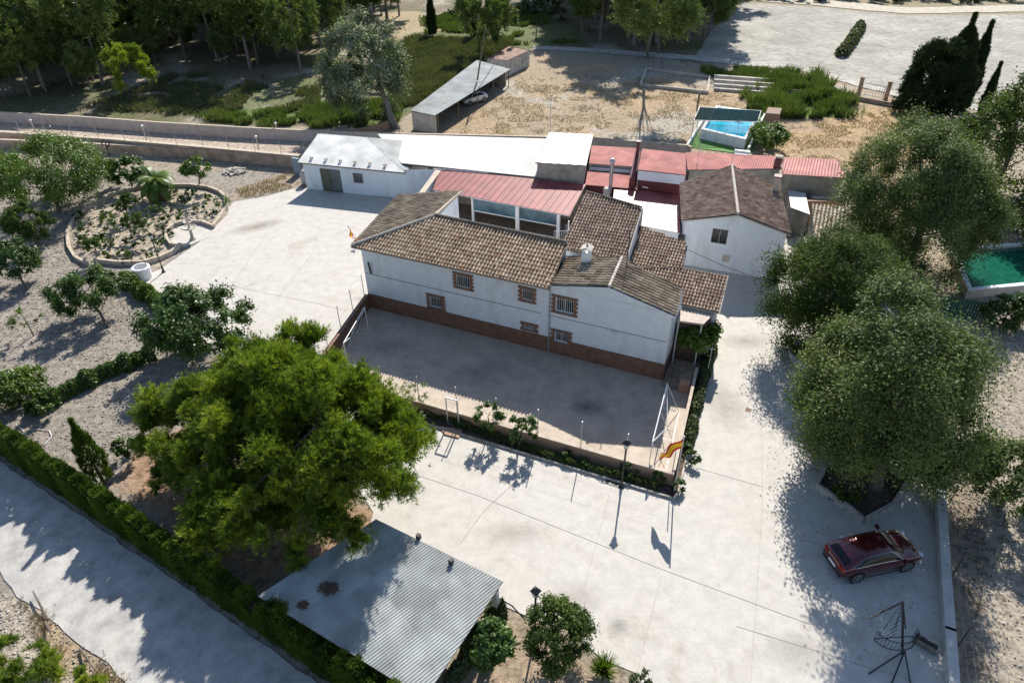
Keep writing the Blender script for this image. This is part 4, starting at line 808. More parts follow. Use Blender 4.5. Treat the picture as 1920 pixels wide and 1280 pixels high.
tag(MB().box(G(1403,768,.012),(.32,.3,.02),ANG).build('drain_cover',rust),'small square rusty drain cover in the driveway','drain cover')
tag(MB().box(G(1150,906,.014),(.9,.32,.02),ANG-.03).build('floor_grate',darkmet),'dark rectangular grate in the paving beside the lantern post','grate')
# black steel stand carrying a curved barred seat
sb=G(1692,1226); o=thing('hanging_seat','black steel stand with long arm, splayed legs and curved barred seat on the yard','swing seat',sb)
top=G(1693,1128,3.0); MB().tube([sb,top],.05,8).build('pole',darkmet,o)
arm=G(1630,1158,2.7); MB().tube([top,arm],.04,6).build('arm',darkmet,o); MB().tube([top,G(1698,1178,1.7)],.03,6).build('stay',darkmet,o)
for u,v in ((1629,1262),(1670,1285),(1708,1285)): MB().tube([sb+Vector((0,0,.3)),G(u,v,.03)],.03,6).build('leg',darkmet,o)
mb=MB(); cc=G(1676,1196,.75); N=18; R_=.85
pt=lambda t,z: cc+Vector((R_*math.cos(t),R_*.62*math.sin(t),z))
ts=[PI*1.0+PI*1.05*i/N for i in range(N+1)]
for i in range(N+1): mb.tube([pt(ts[i],0),pt(ts[i],.55)],.012,4)
for z_ in (0,.55): mb.tube([pt(t,z_) for t in ts],.022,5)
mb.tube([pt(ts[0],0),pt(ts[-1],0)],.02,5); mb.build('seat_railing',darkmet,o)
mb=MB(); steps=6
for i in range(steps):
    f0=i/steps; a_=cc.lerp(top,f0*.9); mb.tube([a_+Vector((-.45*(1-f0),-.1,0)),a_+Vector((.15,.2*(1-f0),0))],.014,4)
mb.tube([cc+Vector((-.6,.1,.0)),top],.016,4); mb.tube([cc+Vector((.1,.3,.3)),top],.016,4); mb.build('hanger',darkmet,o)
# --- car
def car(name,label,loc,rz,paint,L=4.45,det=True,group=None):
    o=thing(name,label,'car',(0,0,0),group)
    ST=[(-2.22,.70,.50,.74,.60,.80),(-2.17,.82,.40,.92,.70,1.00),(-1.95,.90,.34,1.02,.69,1.16),(-1.5,.93,.30,1.05,.64,1.37),(-.95,.93,.27,1.04,.61,1.51),(-.3,.93,.27,1.02,.60,1.56),(.3,.93,.27,1.00,.59,1.52),(.72,.93,.27,.98,.64,1.31),(1.08,.93,.28,.97,.74,1.08),(1.55,.92,.30,.94,.72,1.02),(1.95,.88,.34,.86,.68,.93),(2.16,.80,.42,.74,.62,.80),(2.21,.70,.50,.62,.55,.68)]
    def ring(s):
        x,w_,zs,zb,wr,zr=s
        h=[(0,zs),(w_*.8,zs),(w_*.97,zs+.10),(w_,(zs+zb)/2+.05),(w_*.965,zb),(wr+.02,zr-.07),(wr*.86,zr-.005),(wr*.45,zr+.025),(0,zr+.03)]
        return [Vector((x,y,z)) for y,z in h]+[Vector((x,-y,z)) for y,z in h[-2:0:-1]]
    Rg=[ring(s) for s in ST]; n=len(Rg[0]); V=[p for r_ in Rg for p in r_]; Fc=[]
    for i in range(len(Rg)-1):
        for k in range(n): Fc.append((i*n+k,i*n+(k+1)%n,(i+1)*n+(k+1)%n,(i+1)*n+k))
    Fc+=[tuple(reversed(range(n))),tuple(range((len(Rg)-1)*n,len(Rg)*n))]
    Fc=[tuple(reversed(f)) for f in Fc]
    b=mk('body',V,Fc,paint,o,None,True); ss=b.modifiers.new('s','SUBSURF'); ss.levels=2; ss.render_levels=2
    gm=MATS.get('car_glass') or mat('car_glass',(.008,.009,.012),.14,.1,spec=.35)
    def P(xi,kf):         # point on the loft at station position xi (float), ring position kf
        i=max(0,min(len(Rg)-2,int(xi))); f=xi-i; k=int(kf)%n; g_=kf-int(kf); a=Rg[i][k].lerp(Rg[i][(k+1)%n],g_); c=Rg[i+1][k].lerp(Rg[i+1][(k+1)%n],g_); return a.lerp(c,f)
    def patch_(nm,fn,nu,nv,m_,off=.018):
        V=[];Fc=[]
        for i in range(nu+1):
            for j in range(nv+1): V.append(fn(i/nu,j/nv))
        for i in range(nu):
            for j in range(nv): k=i*(nv+1)+j; Fc.append((k,k+1,k+nv+2,k+nv+1))
        return mk(nm,V,Fc,m_,o,None,True)
    chrome=MATS.get('chrome') or mat('chrome',(.6,.6,.6),.2,.02,metal=1)
    for s_ in (1,-1):
        def win(u,v,s_=s_):
            x=2.75+u*4.95; lo=4.14; hi=4.93-.75*max(0,(.16-u)/.16)-.83*max(0,(u-.74)/.26)**1.1; k=lo+(hi-lo)*v; p=P(x,k); p.y=(abs(p.y)+.012+.02*math.sin(v*PI))*1.0; p.y*=s_; p.z+=.0; return p
        w_=patch_('side_window',win,20,4,gm); 
        mb=MB(); mb.tube([win(i/20,0) for i in range(21)]+[win(1,1)]+[win(1-i/20,1) for i in range(21)]+[win(0,0)],.013,5); mb.build('window_trim',chrome,w_)
        mb=MB(); mb.box((.2,0,0),(.02,.02,.02)) if False else None
        MB().tube([(.86,.9*s_,1.0),(.86,1.0*s_,1.06)],.03,6).box((.87,1.06*s_,1.08),(.14,.2,.13)).build('mirror',paint,o)
    patch_('windscreen',lambda u,v:(lambda p:Vector((p.x+.02,p.y,p.z+.02)))(P(6.35+u*1.65,5.6+v*4.8)),8,10,gm)
    patch_('rear_window',lambda u,v:(lambda p:Vector((p.x-.012,p.y*.96,p.z+.018)))(P(1.45+u*1.0,5.75+v*4.5)),8,10,gm)
    tyre=MATS.get('tyre') or mat('tyre',(.015,.015,.016),.85,.1); rim=MATS.get('rim') or mat('rim',(.5,.5,.52),.35,.05,metal=.7); arch=darkin
    for x in (-1.36,1.36):
        for s_ in (1,-1):
            mb=MB(); pts=[]
            y0,y1=.68*s_,.945*s_
            V=[];Fc=[];n_=24
            for (r_,y_) in ((.24,y1-.02*s_),(.33,y1),(.35,y1-.04*s_),(.35,y0),(.2,y0)):
                for k in range(n_): t=2*PI*k/n_; V.append((x+r_*math.cos(t),y_,.35+r_*math.sin(t)))
            for i in range(4):
                for k in range(n_): Fc.append((i*n_+k,i*n_+(k+1)%n_,(i+1)*n_+(k+1)%n_,(i+1)*n_+k))
            w_=mk('wheel',V,Fc,tyre,o,None,True); mb=MB()
            for k in range(5):
                t=2*PI*k/5; mb.beam((x,y1-.015*s_,.35),(x+.24*math.cos(t),y1-.015*s_,.35+.24*math.sin(t)),.05,.02)
            for k in range(20):
                t=2*PI*k/20;t2=2*PI*(k+1)/20; mb.beam((x+.235*math.cos(t),y1-.02*s_,.35+.235*math.sin(t)),(x+.235*math.cos(t2),y1-.02*s_,.35+.235*math.sin(t2)),.03,.03)
            mb.build('rim',rim,w_)
            V=[(x,y1*.985,.37)]+[(x+.41*math.cos(2*PI*k/24),y1*.985,.36+.41*math.sin(2*PI*k/24)) for k in range(24)]; mk('wheel_arch',V,[(0,k+1,(k+1)%24+1) for k in range(24)],arch,o)
    red=MATS.get('tail_red') or mat('tail_red',(.35,.01,.01),.2,.05); wh=MATS.get('lamp_white') or mat('lamp_white',(.7,.72,.75),.15,.02)
    for s_ in (1,-1):
        MB().box((-2.13,.60*s_,.90),(.14,.34,.12),rot=-.25*s_).build('tail_light',red,o); MB().box((2.10,.62*s_,.76),(.16,.30,.11),rot=-.4*s_).build('headlight',wh,o)
        MB().box((.4,.66*s_,.0),(.01,.01,.01)) if False else None
    MB().box((-2.20,0,.66),(.05,.52,.12)).build('number_plate',white,o)
    MB().box((2.19,0,.58),(.05,.9,.22)).build('grille',darkmet,o)
    MB().box((-2.14,0,.45),(.14,1.4,.14)).build('bumper',darkmet,o)
    if det:
        mb=MB()
        for s_ in (1,-1): mb.tube([(1.05,.42*s_,1.11),(1.6,.38*s_,1.055),(2.0,.33*s_,.955)],.012,4)
        mb.build('bonnet_crease',paint,o)
        for s_ in (1,-1):
            for xi in (3.3,5.0,6.9):
                mb=MB(); mb.tube([(lambda p:Vector((p.x,(abs(p.y)+.004)*s_,p.z)))(P(xi,k_)) for k_ in (2.1,2.6,3.1,3.6,4.05)],.006,4,False); mb.build('door_seam',darkin,o)
            MB().box((.05,.945*s_,.86),(.16,.02,.03)).box((-.95,.945*s_,.90),(.16,.02,.03)).build('door_handle',chrome,o) if False else None
            MB().tube([(-.9,.935*s_,.3),(.9,.935*s_,.3)],.03,5).build('side_skirt',darkmet,o)
    o.location=loc; o.rotation_euler=(0,0,rz); s0=L/4.45; o.scale=(s0,s0,s0*1.06); return o
def carpaint(name,col,rough=.22):
    m=mat(name,col,rough,.05,2,metal=.35,spec=.6); b=m.node_tree.nodes['Principled BSDF']; b.inputs['Coat Weight'].default_value=1.0; b.inputs['Coat Roughness'].default_value=.05; return m
wa,wb=G(1601,1092),G(1697,1067); dd=(wb-wa).normalized(); hd=math.atan2(dd.y,dd.x); cm=(wa+wb)/2+Vector((-dd.y,dd.x,0))*.82
car('parked_car','glossy dark red coupe-backed car parked on the paved yard in the tree shade',cm,hd-.03,carpaint('red_paint',(.085,.004,.010)),4.3)
car('parked_car','small silver hatchback parked under the long carport roof',G(888,193),math.radians(40)+PI,carpaint('silver_paint',(.6,.6,.62),.35),3.9,det=False)
# ---------------------------------------------------------------- carport, container, pole, pools
cp=thing('carport','long open-fronted carport with pale ribbed sheet roof and olive posts beyond the sheds','carport',G(860,200))
def cg(u,v,z): return G(u,v,z)
roof('roof',[cg(769,207,2.35),cg(815,217,2.2),cg(957,130,2.2),cg(894,113,2.45)],'corr',palecor,cp,seed=51,thick=.04,pitch=.25,under=wood)
rp4=[cg(769,207,2.35),cg(815,217,2.2),cg(957,130,2.2),cg(894,113,2.45)]; cc4=sum(rp4,Vector())/4
A_,B_,C_,D_=[Vector((q.x,q.y,0))+Vector((cc4.x-q.x,cc4.y-q.y,0)).normalized()*.3 for q in (rp4[1],rp4[2],rp4[3],rp4[0])]
mb=MB(); mb.beam((A_+D_)/2+ (A_-D_)*.5+Vector((0,0,1.05)),D_+Vector((0,0,1.05)),.15,2.1); mb.beam(D_+Vector((0,0,1.1)),C_+Vector((0,0,1.1)),.12,2.2); mb.beam(C_+Vector((0,0,1.05)),C_.lerp(B_,.9)+Vector((0,0,1.05)),.12,2.1); mb.build('wall',tanwall,cp)
for t in (.02,.27,.52,.75,.99):
    p=A_.lerp(B_,t); MB().tube([p,p+Vector((0,0,2.15))],.07,6).build('post',mat('olive_paint',(.16,.17,.08),.7) if 'olive_paint' not in MATS else MATS['olive_paint'],cp)
ct=thing('container_hut','weathered white container hut with rust-brown flat roof behind the carport','hut',G(955,130))
P=[G(913,109,2.3),G(951,113,2.3),G(993,94,2.3),G(955,86,2.3)]; mb=MB()
for i in range(4): a=P[i];b_=P[(i+1)%4]; wall(mb,Vector((a.x,a.y,0)),Vector((b_.x,b_.y,0)),0,2.28)
mb.build('wall',mat('dirty_white',(.52,.50,.46),.9,.15,1.2,col2=(.33,.30,.26)),ct); roof('roof',[p+Vector((0,0,.03)) for p in P],'flat',rust,ct,thick=.06)
mb=MB()
for t in (.15,.32,.5,.68,.85): q=P[1].lerp(P[2],t); mb.box((q.x+.03,q.y-.03,1.1),(.06,.06,2.1),.9)
mb.build('wall_rib',MATS['dirty_white'],ct)
up=thing('utility_pole','tall thin wooden pole with slanting prop leaning above the carport','pole',G(893,185)); pt_=G(911,46,9.0)
MB().tube([G(895,150,2.5),G(911,47,9.2)],[.11,.08],8).build('pole',wood,up); MB().tube([G(911,50,9.0),G(934,108,2.4)],.05,6).build('prop',wood,up)
def pool(label,px,z,wm_,rimm,inner,bw=.5,dip=.25):
    P=[G(u,v,z) for u,v in px]; c=sum(P,Vector())/4; o=thing('pool',label,'pool',(c.x,c.y,0)); mb=MB(); mb2=MB()
    Q=[p+(c-p).normalized()*bw*1.4 for p in P]
    for i in range(4):
        a,b_,d_,e=P[i],P[(i+1)%4],Q[(i+1)%4],Q[i]; mb.prism([a.xy,b_.xy,d_.xy,e.xy],0,z)
    mb.build('pool_wall',inner,o)
    for i in range(4):
        a,b_,d_,e=P[i],P[(i+1)%4],Q[(i+1)%4],Q[i]; mb2.prism([a.xy,b_.xy,d_.xy,e.xy],z+.003,z+.07)
    mb2.build('pool_rim',rimm,o); MB().prism([q.xy for q in Q],z-dip-.1,z-dip).build('pool_water',wm_,o); return o
def waterm(name,c): 
    m=mat(name,c,.05,.12,1.5,.25,6,spec=.5); return m
pool('raised white pool of bright turquoise water under a wire pergola beyond the red roofs',[(1314,243),(1398,262),(1424,211),(1343,199)],1.1,waterm('turquoise_water',(.03,.42,.60)),white,whitew,.4,.3)
po=thing('pergola','rusty wire pergola frame with green netting over the small raised pool','pergola',G(1360,262)); mb=MB(); T_=[G(1301,226,2.2),G(1420,229,2.2),G(1427,208,2.2),G(1312,201,2.2)]; cs=[Vector((t.x,t.y,0)) for t in T_]
for c,t in zip(cs,T_): mb.tube([c,t],.04,6)
for i in range(4): mb.tube([T_[i],T_[(i+1)%4]],.035,6)
for t in (.25,.5,.75): mb.tube([T_[0].lerp(T_[1],t),T_[3].lerp(T_[2],t)],.02,5)
mb.build('frame',galv,po); net=MB()
for i in range(22):
    t=.02+.96*i/21; net.tube([T_[0].lerp(T_[3],t)+Vector((0,0,.02)),T_[1].lerp(T_[2],t*.98)+Vector((0,0,.02))],.035,4)
for i in range(9):
    t=i/8; net.tube([T_[0].lerp(T_[1],t).lerp(T_[3].lerp(T_[2],t),.02),T_[3].lerp(T_[2],t)],.02,4)
net.build('netting',mat('green_net',(.12,.17,.14),.8),po)
sheet('turf',[(1296,255),(1290,276),(1405,290),(1440,232),(1425,212),(1395,262),(1320,246)],.03,mat('green_turf',(.10,.24,.05),.9,.2,3))
for lab,px in (('white side wall left of the small raised pool',[(1289,270),(1330,203)]),('white side wall right of the small raised pool',[(1404,276),(1434,212)])): wallrun('side_wall',lab,px,.5,.2,white)
o=thing('pool_steps','three white steps down from the small pool terrace','steps',G(1392,295)); 
for k in range(3): MB().box(G(1392,284+6*k,.6-.2*k),(1.6,.4,.2),ANG*.9).build('step',white,o)
tag(MB().prism([G(1436,212,1.6).xy,G(1462,214,1.6).xy,G(1466,203,1.6).xy,G(1440,201,1.6).xy],0,1.6).build('pump_hut',brick),'little brick pump hut at the corner of the small raised pool','hut')
pool('large green-water pool with white rim at the right edge beyond the trees',[(1815,545),(1990,530),(1960,452),(1780,466)],.7,waterm('green_water',(.012,.11,.07)),white,tanwall,.4,.2)
gf=thing('green_fence','dark green slatted fence panel with grey end post below the large pool','fence',G(1800,590)); g0,g1=G(1760,588),G(1845,602); mb=MB(); 
for i in range(16): p=g0.lerp(g1,i/15); mb.box(p+Vector((0,0,.75)),(.14,.03,1.5),math.atan2(g1.y-g0.y,g1.x-g0.x))
mb.build('slat_panel',mat('green_slat',(.012,.09,.05),.6),gf); MB().box(g1+Vector((.2,0,.9)),(.18,.18,1.8)).build('post',stone,gf)
sheet('pool_mat',[(1795,535),(1808,520),(1815,550),(1805,556)],.03,mat('green_mat',(.03,.40,.10),.7))
# ---------------------------------------------------------------- far yard: raised beds, gate, fences
def bed(label,px,h):
    P=[G(*p) for p in px]; mb=MB()
    for i in range(len(P)): a=P[i];b_=P[(i+1)%len(P)]; mb.beam(a+Vector((0,0,h/2)),b_+Vector((0,0,h/2)),.22,h)
    return tag(mb.build('raised_bed',mat('pale_block',(.50,.46,.40),.9,.15,1) if 'pale_block' not in MATS else MATS['pale_block']),label,'raised bed')
bed('wide pale walled bed partly in tree shadow, left of the terraced steps',[(1200,162),(1212,132),(1330,147),(1326,176)],.4)
o=thing('terraced_beds','pale low terraces stepping up beside the wide walled bed','terraces',G(1400,160))
for k in range(4):
    a,b_=G(1338,150+6.5*k),G(1450,158+6.5*k); MB().beam(a+Vector((0,0,.35-.06*k)),b_+Vector((0,0,.35-.06*k)),.45,.7-.12*k).build('terrace_wall',MATS['pale_block'],o)
fence('wire_fence','long thin fence between the dry yard and the pale field',[G(1240+x,130+8*(x/100)**1.35) for x in range(0,560,46)],1.5,darkmet,.03,3)
wallrun('plinth_wall','low dark-shadowed wall along the field from the reeds to the conifers',[(1440,163),(1530,172),(1606,180),(1660,190),(1760,208)],.5,.2,tanblock)
gt=thing('field_gate','metal field gate between two stone pillars at the edge of the pale field','gate',G(1637,180))
for u,v in ((1609,178),(1660,187)): p=G(u,v); MB().box(p+Vector((0,0,1.1)),(.5,.5,2.2),ANG).box(p+Vector((0,0,2.26)),(.64,.64,.12),ANG).build('pillar',tanblock,gt)
a,b_=G(1614,179),G(1655,186); mb=MB()
for z_ in (.15,.9,1.6): mb.tube([a+Vector((0,0,z_)),b_+Vector((0,0,z_))],.035,5)
for i in range(9): p=a.lerp(b_,i/8); mb.tube([p+Vector((0,0,.15)),p+Vector((0,0,1.6))],.02,4)
mb.build('gate_leaf',galv,gt)
for k,(u,v) in enumerate(((1492,155),(1307,203),(1005,75),(1048,72))):
    p=G(u,v); tag(MB().tube([p,p+Vector((.05,0,1.9))],.12,6).build('wooden_stake',wood),['dark stake by the reeds at the field edge','dark stake behind the small raised pool','thick dark stake in the sunny meadow','thinner stake at the meadow edge beside the shaded wood'][k],'stake')
o=wallrun('brick_wall','crumbling orange brick wall between the silver tree and the white sheds',[(650,244),(690,238),(742,222)],.9,.25,brick)
# ---------------------------------------------------------------- open shed roof at the bottom
sh=thing('open_shed','large open shed with blue-grey ribbed sheet roof beneath the big pine','shed',G(700,1150))
SA,SB,SD=G(705,972,2.9),G(943,1090,2.75),G(484,1117,2.6); SC=G(795,1309,2.5)
roof('roof',[SA,SB,SC,SD],'corr',greycor,sh,up=(SA-SD),seed=61,pitch=.125,thick=.03,under=wood)
for p,t in ((SA,1),(SB,1),(SC,1),(SD,1)):
    q=p.lerp((SA+SC)/2,.08); MB().box((q.x,q.y,q.z/2-.1),(.25,.25,q.z-.2),ANG).build('post',whitew,sh)
for u,v in ((785,1008),(846,1054)):
    p=G(u,v,2.85); MB().box(p+Vector((0,0,.08)),(.18,.18,.3),-.5).build('roof_vent',darkmet,sh)
mb=MB()
for (u,v,r_,k) in ((615,1104,.42,60),(567,1136,.22,30)):
    c=G(u,v,2.78)
    for i in range(k*4):
        a_=random.random()*2*PI; q=c+Vector((math.cos(a_),math.sin(a_)*.8,0))*r_*random.random()**.6; t=random.random()*PI; mb.beam(q+Vector((0,0,random.random()*.05)),q+Vector((math.cos(t)*.12,math.sin(t)*.12,.02)),.02,.02)
o=mb.build('fallen_needles',mat('brown_needles',(.12,.07,.045),.9)); tag(o,'brown drifts of fallen pine needles on the shed roof','needles',kind='stuff')
# ---------------------------------------------------------------- foliage generators
def rdir(n,rs):
    v=rs.randn(n,3); return v/np.linalg.norm(v,axis=1,keepdims=True)
def leafquads(C,Nrm,size,asp,rs,jit=.8):
    """diamond leaves at C facing roughly Nrm"""
    n=len(C); N=Nrm+rs.randn(n,3)*jit; N/=np.linalg.norm(N,axis=1,keepdims=True)
    T=np.cross(N,rdir(n,rs)); T/=np.linalg.norm(T,axis=1,keepdims=True)+1e-9; B=np.cross(N,T)
    s=size*(.65+.7*rs.rand(n,1)); V=np.stack([C-T*s,C-B*s*asp+N*s*.12,C+T*s,C+B*s*asp+N*s*.12],1).reshape(-1,3)
    return V,np.arange(n*4).reshape(n,4)
def needles(C,D,L,wd,k,rs,spread=.75):
    """tufts: k thin blades from every C along D"""
    n=len(C); C=np.repeat(C,k,0); D=np.repeat(D,k,0)+rs.randn(n*k,3)*spread; D/=np.linalg.norm(D,axis=1,keepdims=True)
    T=np.cross(D,rdir(n*k,rs)); T/=np.linalg.norm(T,axis=1,keepdims=True)+1e-9; l=L*(.6+.6*rs.rand(n*k,1))
    V=np.stack([C-T*wd,C+T*wd,C+D*l+T*wd*.35,C+D*l-T*wd*.35],1).reshape(-1,3); return V,np.arange(n*k*4).reshape(-1,4),k
def clumpset(R,K,rs,cr=.3,inner=.45,squash=1.0,flat=0.0,lo=-.6):
    """clump centres in an uneven ellipsoid R; returns centres and radii"""
    out=[];rad=[]
    lump=rdir(5,rs); 
    while len(out)<K:
        d=rdir(1,rs)[0]
        if d[2]<lo and rs.rand()<.8: continue
        f=inner+(1-inner)*rs.rand()**.45; k=1+.5*np.max(lump@d)-.36; p=d*R*f*k
        out.append(p); rad.append(cr*np.mean(R)*(.6+.7*rs.rand()))
    return np.array(out),np.array(rad)
def leafcloud(Cc,Rr,per,rs,squash=.8,shell=.5):
    K=len(Cc); n=(per*(Rr/Rr.mean())**2).astype(int)+3; idx=np.repeat(np.arange(K),n); d=rdir(len(idx),rs); f=shell+(1-shell)*rs.rand(len(idx),1)**.6
    P=Cc[idx]+d*np.array([1,1,squash])*Rr[idx][:,None]*f; P+=rs.randn(len(P),3)*Rr[idx][:,None]*.09
    return P,d,idx
def spraycloud(Cc,Rr,center,per,rs,nl=7,up=.3):
    K=len(Cc); M=(per/nl*(Rr/Rr.mean())**2).astype(int)+2; idx=np.repeat(np.arange(K),M); n=len(idx); out=Cc-np.array(center); out/=np.linalg.norm(out,axis=1,keepdims=True)+1e-6
    d=out[idx]*.75+rdir(n,rs)*.95+np.array([0,0,up]); d/=np.linalg.norm(d,axis=1,keepdims=True)
    L_=Rr[idx]*(.7+.75*rs.rand(n)); s=Cc[idx]+rdir(n,rs)*(Rr[idx]*.35*rs.rand(n))[:,None]
    t=np.tile(np.linspace(.2,1,nl),n); i2=np.repeat(np.arange(n),nl); P=s[i2]+d[i2]*(L_[i2]*t)[:,None]; P[:,2]-=(.12*L_[i2]*t*t); P+=rs.randn(len(P),3)*(L_[i2]*.10)[:,None]
    return P,d[i2],idx[i2]
def crownmesh(name,kind,R,m,parent,K,per,size,asp=.5,cr=.3,rs=None,center=(0,0,0),inner=.45,squash=.8,k=6,wd=.012,lo=-.6,shell=.5,spread=.75):
    Cc,Rr=clumpset(np.array(R),K,rs,cr,inner,lo=lo); Cc=Cc+np.array(center); P,d,idx=spraycloud(Cc,Rr,center,per,rs)
    cv=rs.rand(K)*.62; out=(P-np.array(center)); out=out/np.linalg.norm(out,axis=1,keepdims=True)
    if kind=='needle':
        D=d*.6+out*.35+np.array([0,0,.45]); V,Fq,kk=needles(P,D,size,wd,k,rs,spread); var=np.repeat(cv[idx]+.55*rs.rand(len(idx)),kk)
    else:
        Nn=d*.5+out*.3+np.array([0,0,.5]); V,Fq=leafquads(P,Nn,size,asp,rs); var=cv[idx]+.38*rs.rand(len(idx))
    if parent is not None: V=V+np.array(WLOC[parent.name])
    return mk(name,V,Fq,m,parent,var=var),Cc,Rr
def trunkmesh(name,m,parent,base,top,r0,targets,rs,forks=3,lean=0,limb=.35):
    mb=MB(); off=WLOC[parent.name]; base=Vector(base)+off; top=Vector(top)+off
    pts=[base.lerp(top,t)+Vector((rs.randn()*.06,rs.randn()*.06,0))*(t>0)*(top-base).length*.25 for t in (0,.12,.35,.6,.8,1)]
    mb.tube(pts,[r0*1.35,r0,r0*.85,r0*.65,r0*.45,r0*.2],8)
    for c in targets:
        c=Vector(c)+off; t=.35+.55*rs.rand(); s=base.lerp(top,t); mid=s.lerp(c,.5)+Vector((0,0,-.06*(c-s).length)); rr=r0*limb*(1-t*.5); mb.tube([s,mid,c],[rr,rr*.6,rr*.22],5)
    return mb.build(name,m,parent,smooth=True)
def tree(label,cx,kind,R,m,K,per,size,seed,base=None,zc=5,name='tree',cat='tree',bk=None,r0=.2,asp=.5,cr=.3,group=None,inner=.45,k=6,wd=.012,lo=-.6,lim=14,squash=.8,spread=.75):
    """cx: pixel of the crown centre as surveyed at height zc"""
    rs=np.random.RandomState(seed); c=G(cx[0],cx[1],zc); b=G(*base) if base else Vector((c.x,c.y,0)); o=thing(name,label,cat,b,group)
    if kind=='leaf' and max(R)<3.3: per=int(per*1.35); R=tuple(q*.84 for q in R); cr*=.95
    if kind=='leaf' and K>20: K=int(K*1.7); cr*=1.12; per=int(per*.72)
    cc=c-b; cr_,Cc,Rr=crownmesh('crown',kind,R,m,o,K,per,size,asp,cr,rs,tuple(cc),inner,squash,k,wd,lo,spread=spread)
    sel=Cc[rs.permutation(len(Cc))[:lim]]; trunkmesh('trunk',bk or bark,o,(0,0,-.1),(cc.x*.9,cc.y*.9,cc.z+R[2]*.35),r0,sel,rs); return o
# ---------------------------------------------------------------- big foreground trees
pn=thing('pine_tree','huge bright green pine spreading over the lower left and overhanging the open shed','pine',(-10.2,23.3,0)); rs=np.random.RandomState(1); Cs=[];Rs_=[]
for (cx_,R_,K_) in (((-8.2,22.9,6.0),(3.5,3.6,2.9),74),((-12.4,20.3,2.8),(2.5,1.6,1.6),26),((-12.2,26.2,5.0),(3.6,3.2,2.7),60),((-15.2,26.3,2.9),(3.8,3.1,2.4),54),((-16.6,24.2,1.6),(2.3,1.9,1.4),20),((-9.6,19.6,4.0),(2.7,2.0,1.7),30),((-12.6,22.0,3.0),(3.0,2.6,2.0),34),((-13.6,28.2,4.2),(3.2,2.6,2.3),40),((-16.8,26.0,3.2),(2.6,2.6,2.0),28),((-6.6,24.6,4.4),(2.0,2.2,1.9),22),((-11.2,27.9,5.2),(2.8,2.4,2.1),34),((-9.6,24.6,4.6),(3.2,2.8,1.8),40),((-13.8,24.0,3.4),(2.6,2.4,1.6),26)):
    a_,b_=clumpset(np.array(R_),K_,rs,.24,.5,lo=-.5); Cs.append(a_+np.array(cx_)); Rs_.append(np.clip(b_,.4,1.0))
Cs=np.concatenate(Cs);Rs_=np.concatenate(Rs_); cen_=np.array([-11.5,24,2.0]); P,d,idx=spraycloud(Cs,Rs_,cen_,210,rs,8,.35); out=P-cen_; out/=np.linalg.norm(out,axis=1,keepdims=True)
V,Fq,kk=needles(P,d*.7+out*.3+np.array([0,0,.5]),.24,.016,9,rs,.55); cv=rs.rand(len(Cs))*.3
var=cv[idx]*1.4+.58*rs.rand(len(idx)); mk('crown',V,Fq,L_pine,pn,var=np.repeat(var,kk))
trunkmesh('trunk',bark,pn,(0,0,-.1),(1.2,.2,7.2),.34,(Cs-np.array([-10.2,23.3,0]))[rs.permutation(len(Cs))[:60]],rs)
tree('largest leafy tree, standing in the angular stone planter behind the dark red car',(1654,738),'leaf',(4.1,4.3,4.9),L_pop,95,1150,.074,2,base=(1640,915),zc=5.2,r0=.3,asp=.55,cr=.22,inner=.35,lim=30,lo=-.85)
tree('dark round-headed tree in the white ring planter on the driveway',(1562,545),'leaf',(3.5,3.5,4.0),L_dark,70,1250,.074,3,base=(1525,672),zc=4.3,r0=.22,asp=.45,cr=.25,inner=.35,lim=20,lo=-.85)
tree('tall spreading grey-green tree at the right behind the driveway trees, beside the large pool',(1748,372),'leaf',(5.1,4.9,5.6),L_pop,110,1050,.092,4,zc=6.4,r0=.34,asp=.4,cr=.2,inner=.35,lim=30,lo=-.85)
tree('silvery white-leaved poplar standing against the carport end wall',(688,135),'leaf',(4.9,4.4,5.2),L_sil,75,380,.15,5,base=(745,240),zc=6.2,name='poplar_tree',r0=.4,asp=.5,cr=.2,inner=.4,bk=barkp,lim=20)
tree('wide bright green spreading tree at the left edge above the stony garden',(98,325),'leaf',(5.0,4.0,2.6),L_brt,70,480,.10,6,base=(112,398),zc=3.2,r0=.2,asp=.45,cr=.22,lim=14)
tree('large dark broad-leaved fig tree beside the paved yard, just above the huge pine',(357,590),'leaf',(3.5,3.1,1.9),L_bro,70,300,.10,7,zc=2.6,name='fig_tree',r0=.16,asp=.6,cr=.2,lim=16,k=5)
tree('loose-limbed tree with leaves on the left side only, below the round garden',(155,545),'leaf',(2.6,2.3,1.5),L_bro,32,290,.095,8,base=(205,612),zc=2.2,r0=.11,asp=.45,cr=.24,lim=14)
tree('small leafy tree at the left edge casting shadow on the gravel',(25,490),'leaf',(2.4,2.1,1.4),L_bro,26,290,.095,9,base=(50,543),zc=1.9,r0=.1,asp=.45,cr=.27,lim=10)
tree('dark dense tree in the shade below the wide left tree',(52,420),'leaf',(2.2,2.0,1.7),L_dark,26,260,.095,10,zc=2,r0=.12,cr=.26,lim=10)
tree('thin sparse sapling with few pale leaves on the gravel near the left edge',(45,598),'leaf',(1.3,1.2,1.0),L_brt,14,30,.09,12,base=(63,628),zc=1.4,name='sapling',r0=.05,asp=.3,cr=.28,lim=12)
tree('small round-topped tree standing behind the round garden wall',(371,315),'leaf',(1.7,1.6,1.0),L_brt,20,130,.11,13,base=(374,348),zc=2.4,r0=.09,cr=.28,lim=6)
tree('small shrubby tree behind the palm, touching the wide left tree',(235,318),'leaf',(2.6,2.0,1.4),L_bro,26,130,.12,14,zc=1.9,r0=.1,cr=.25,lim=6)
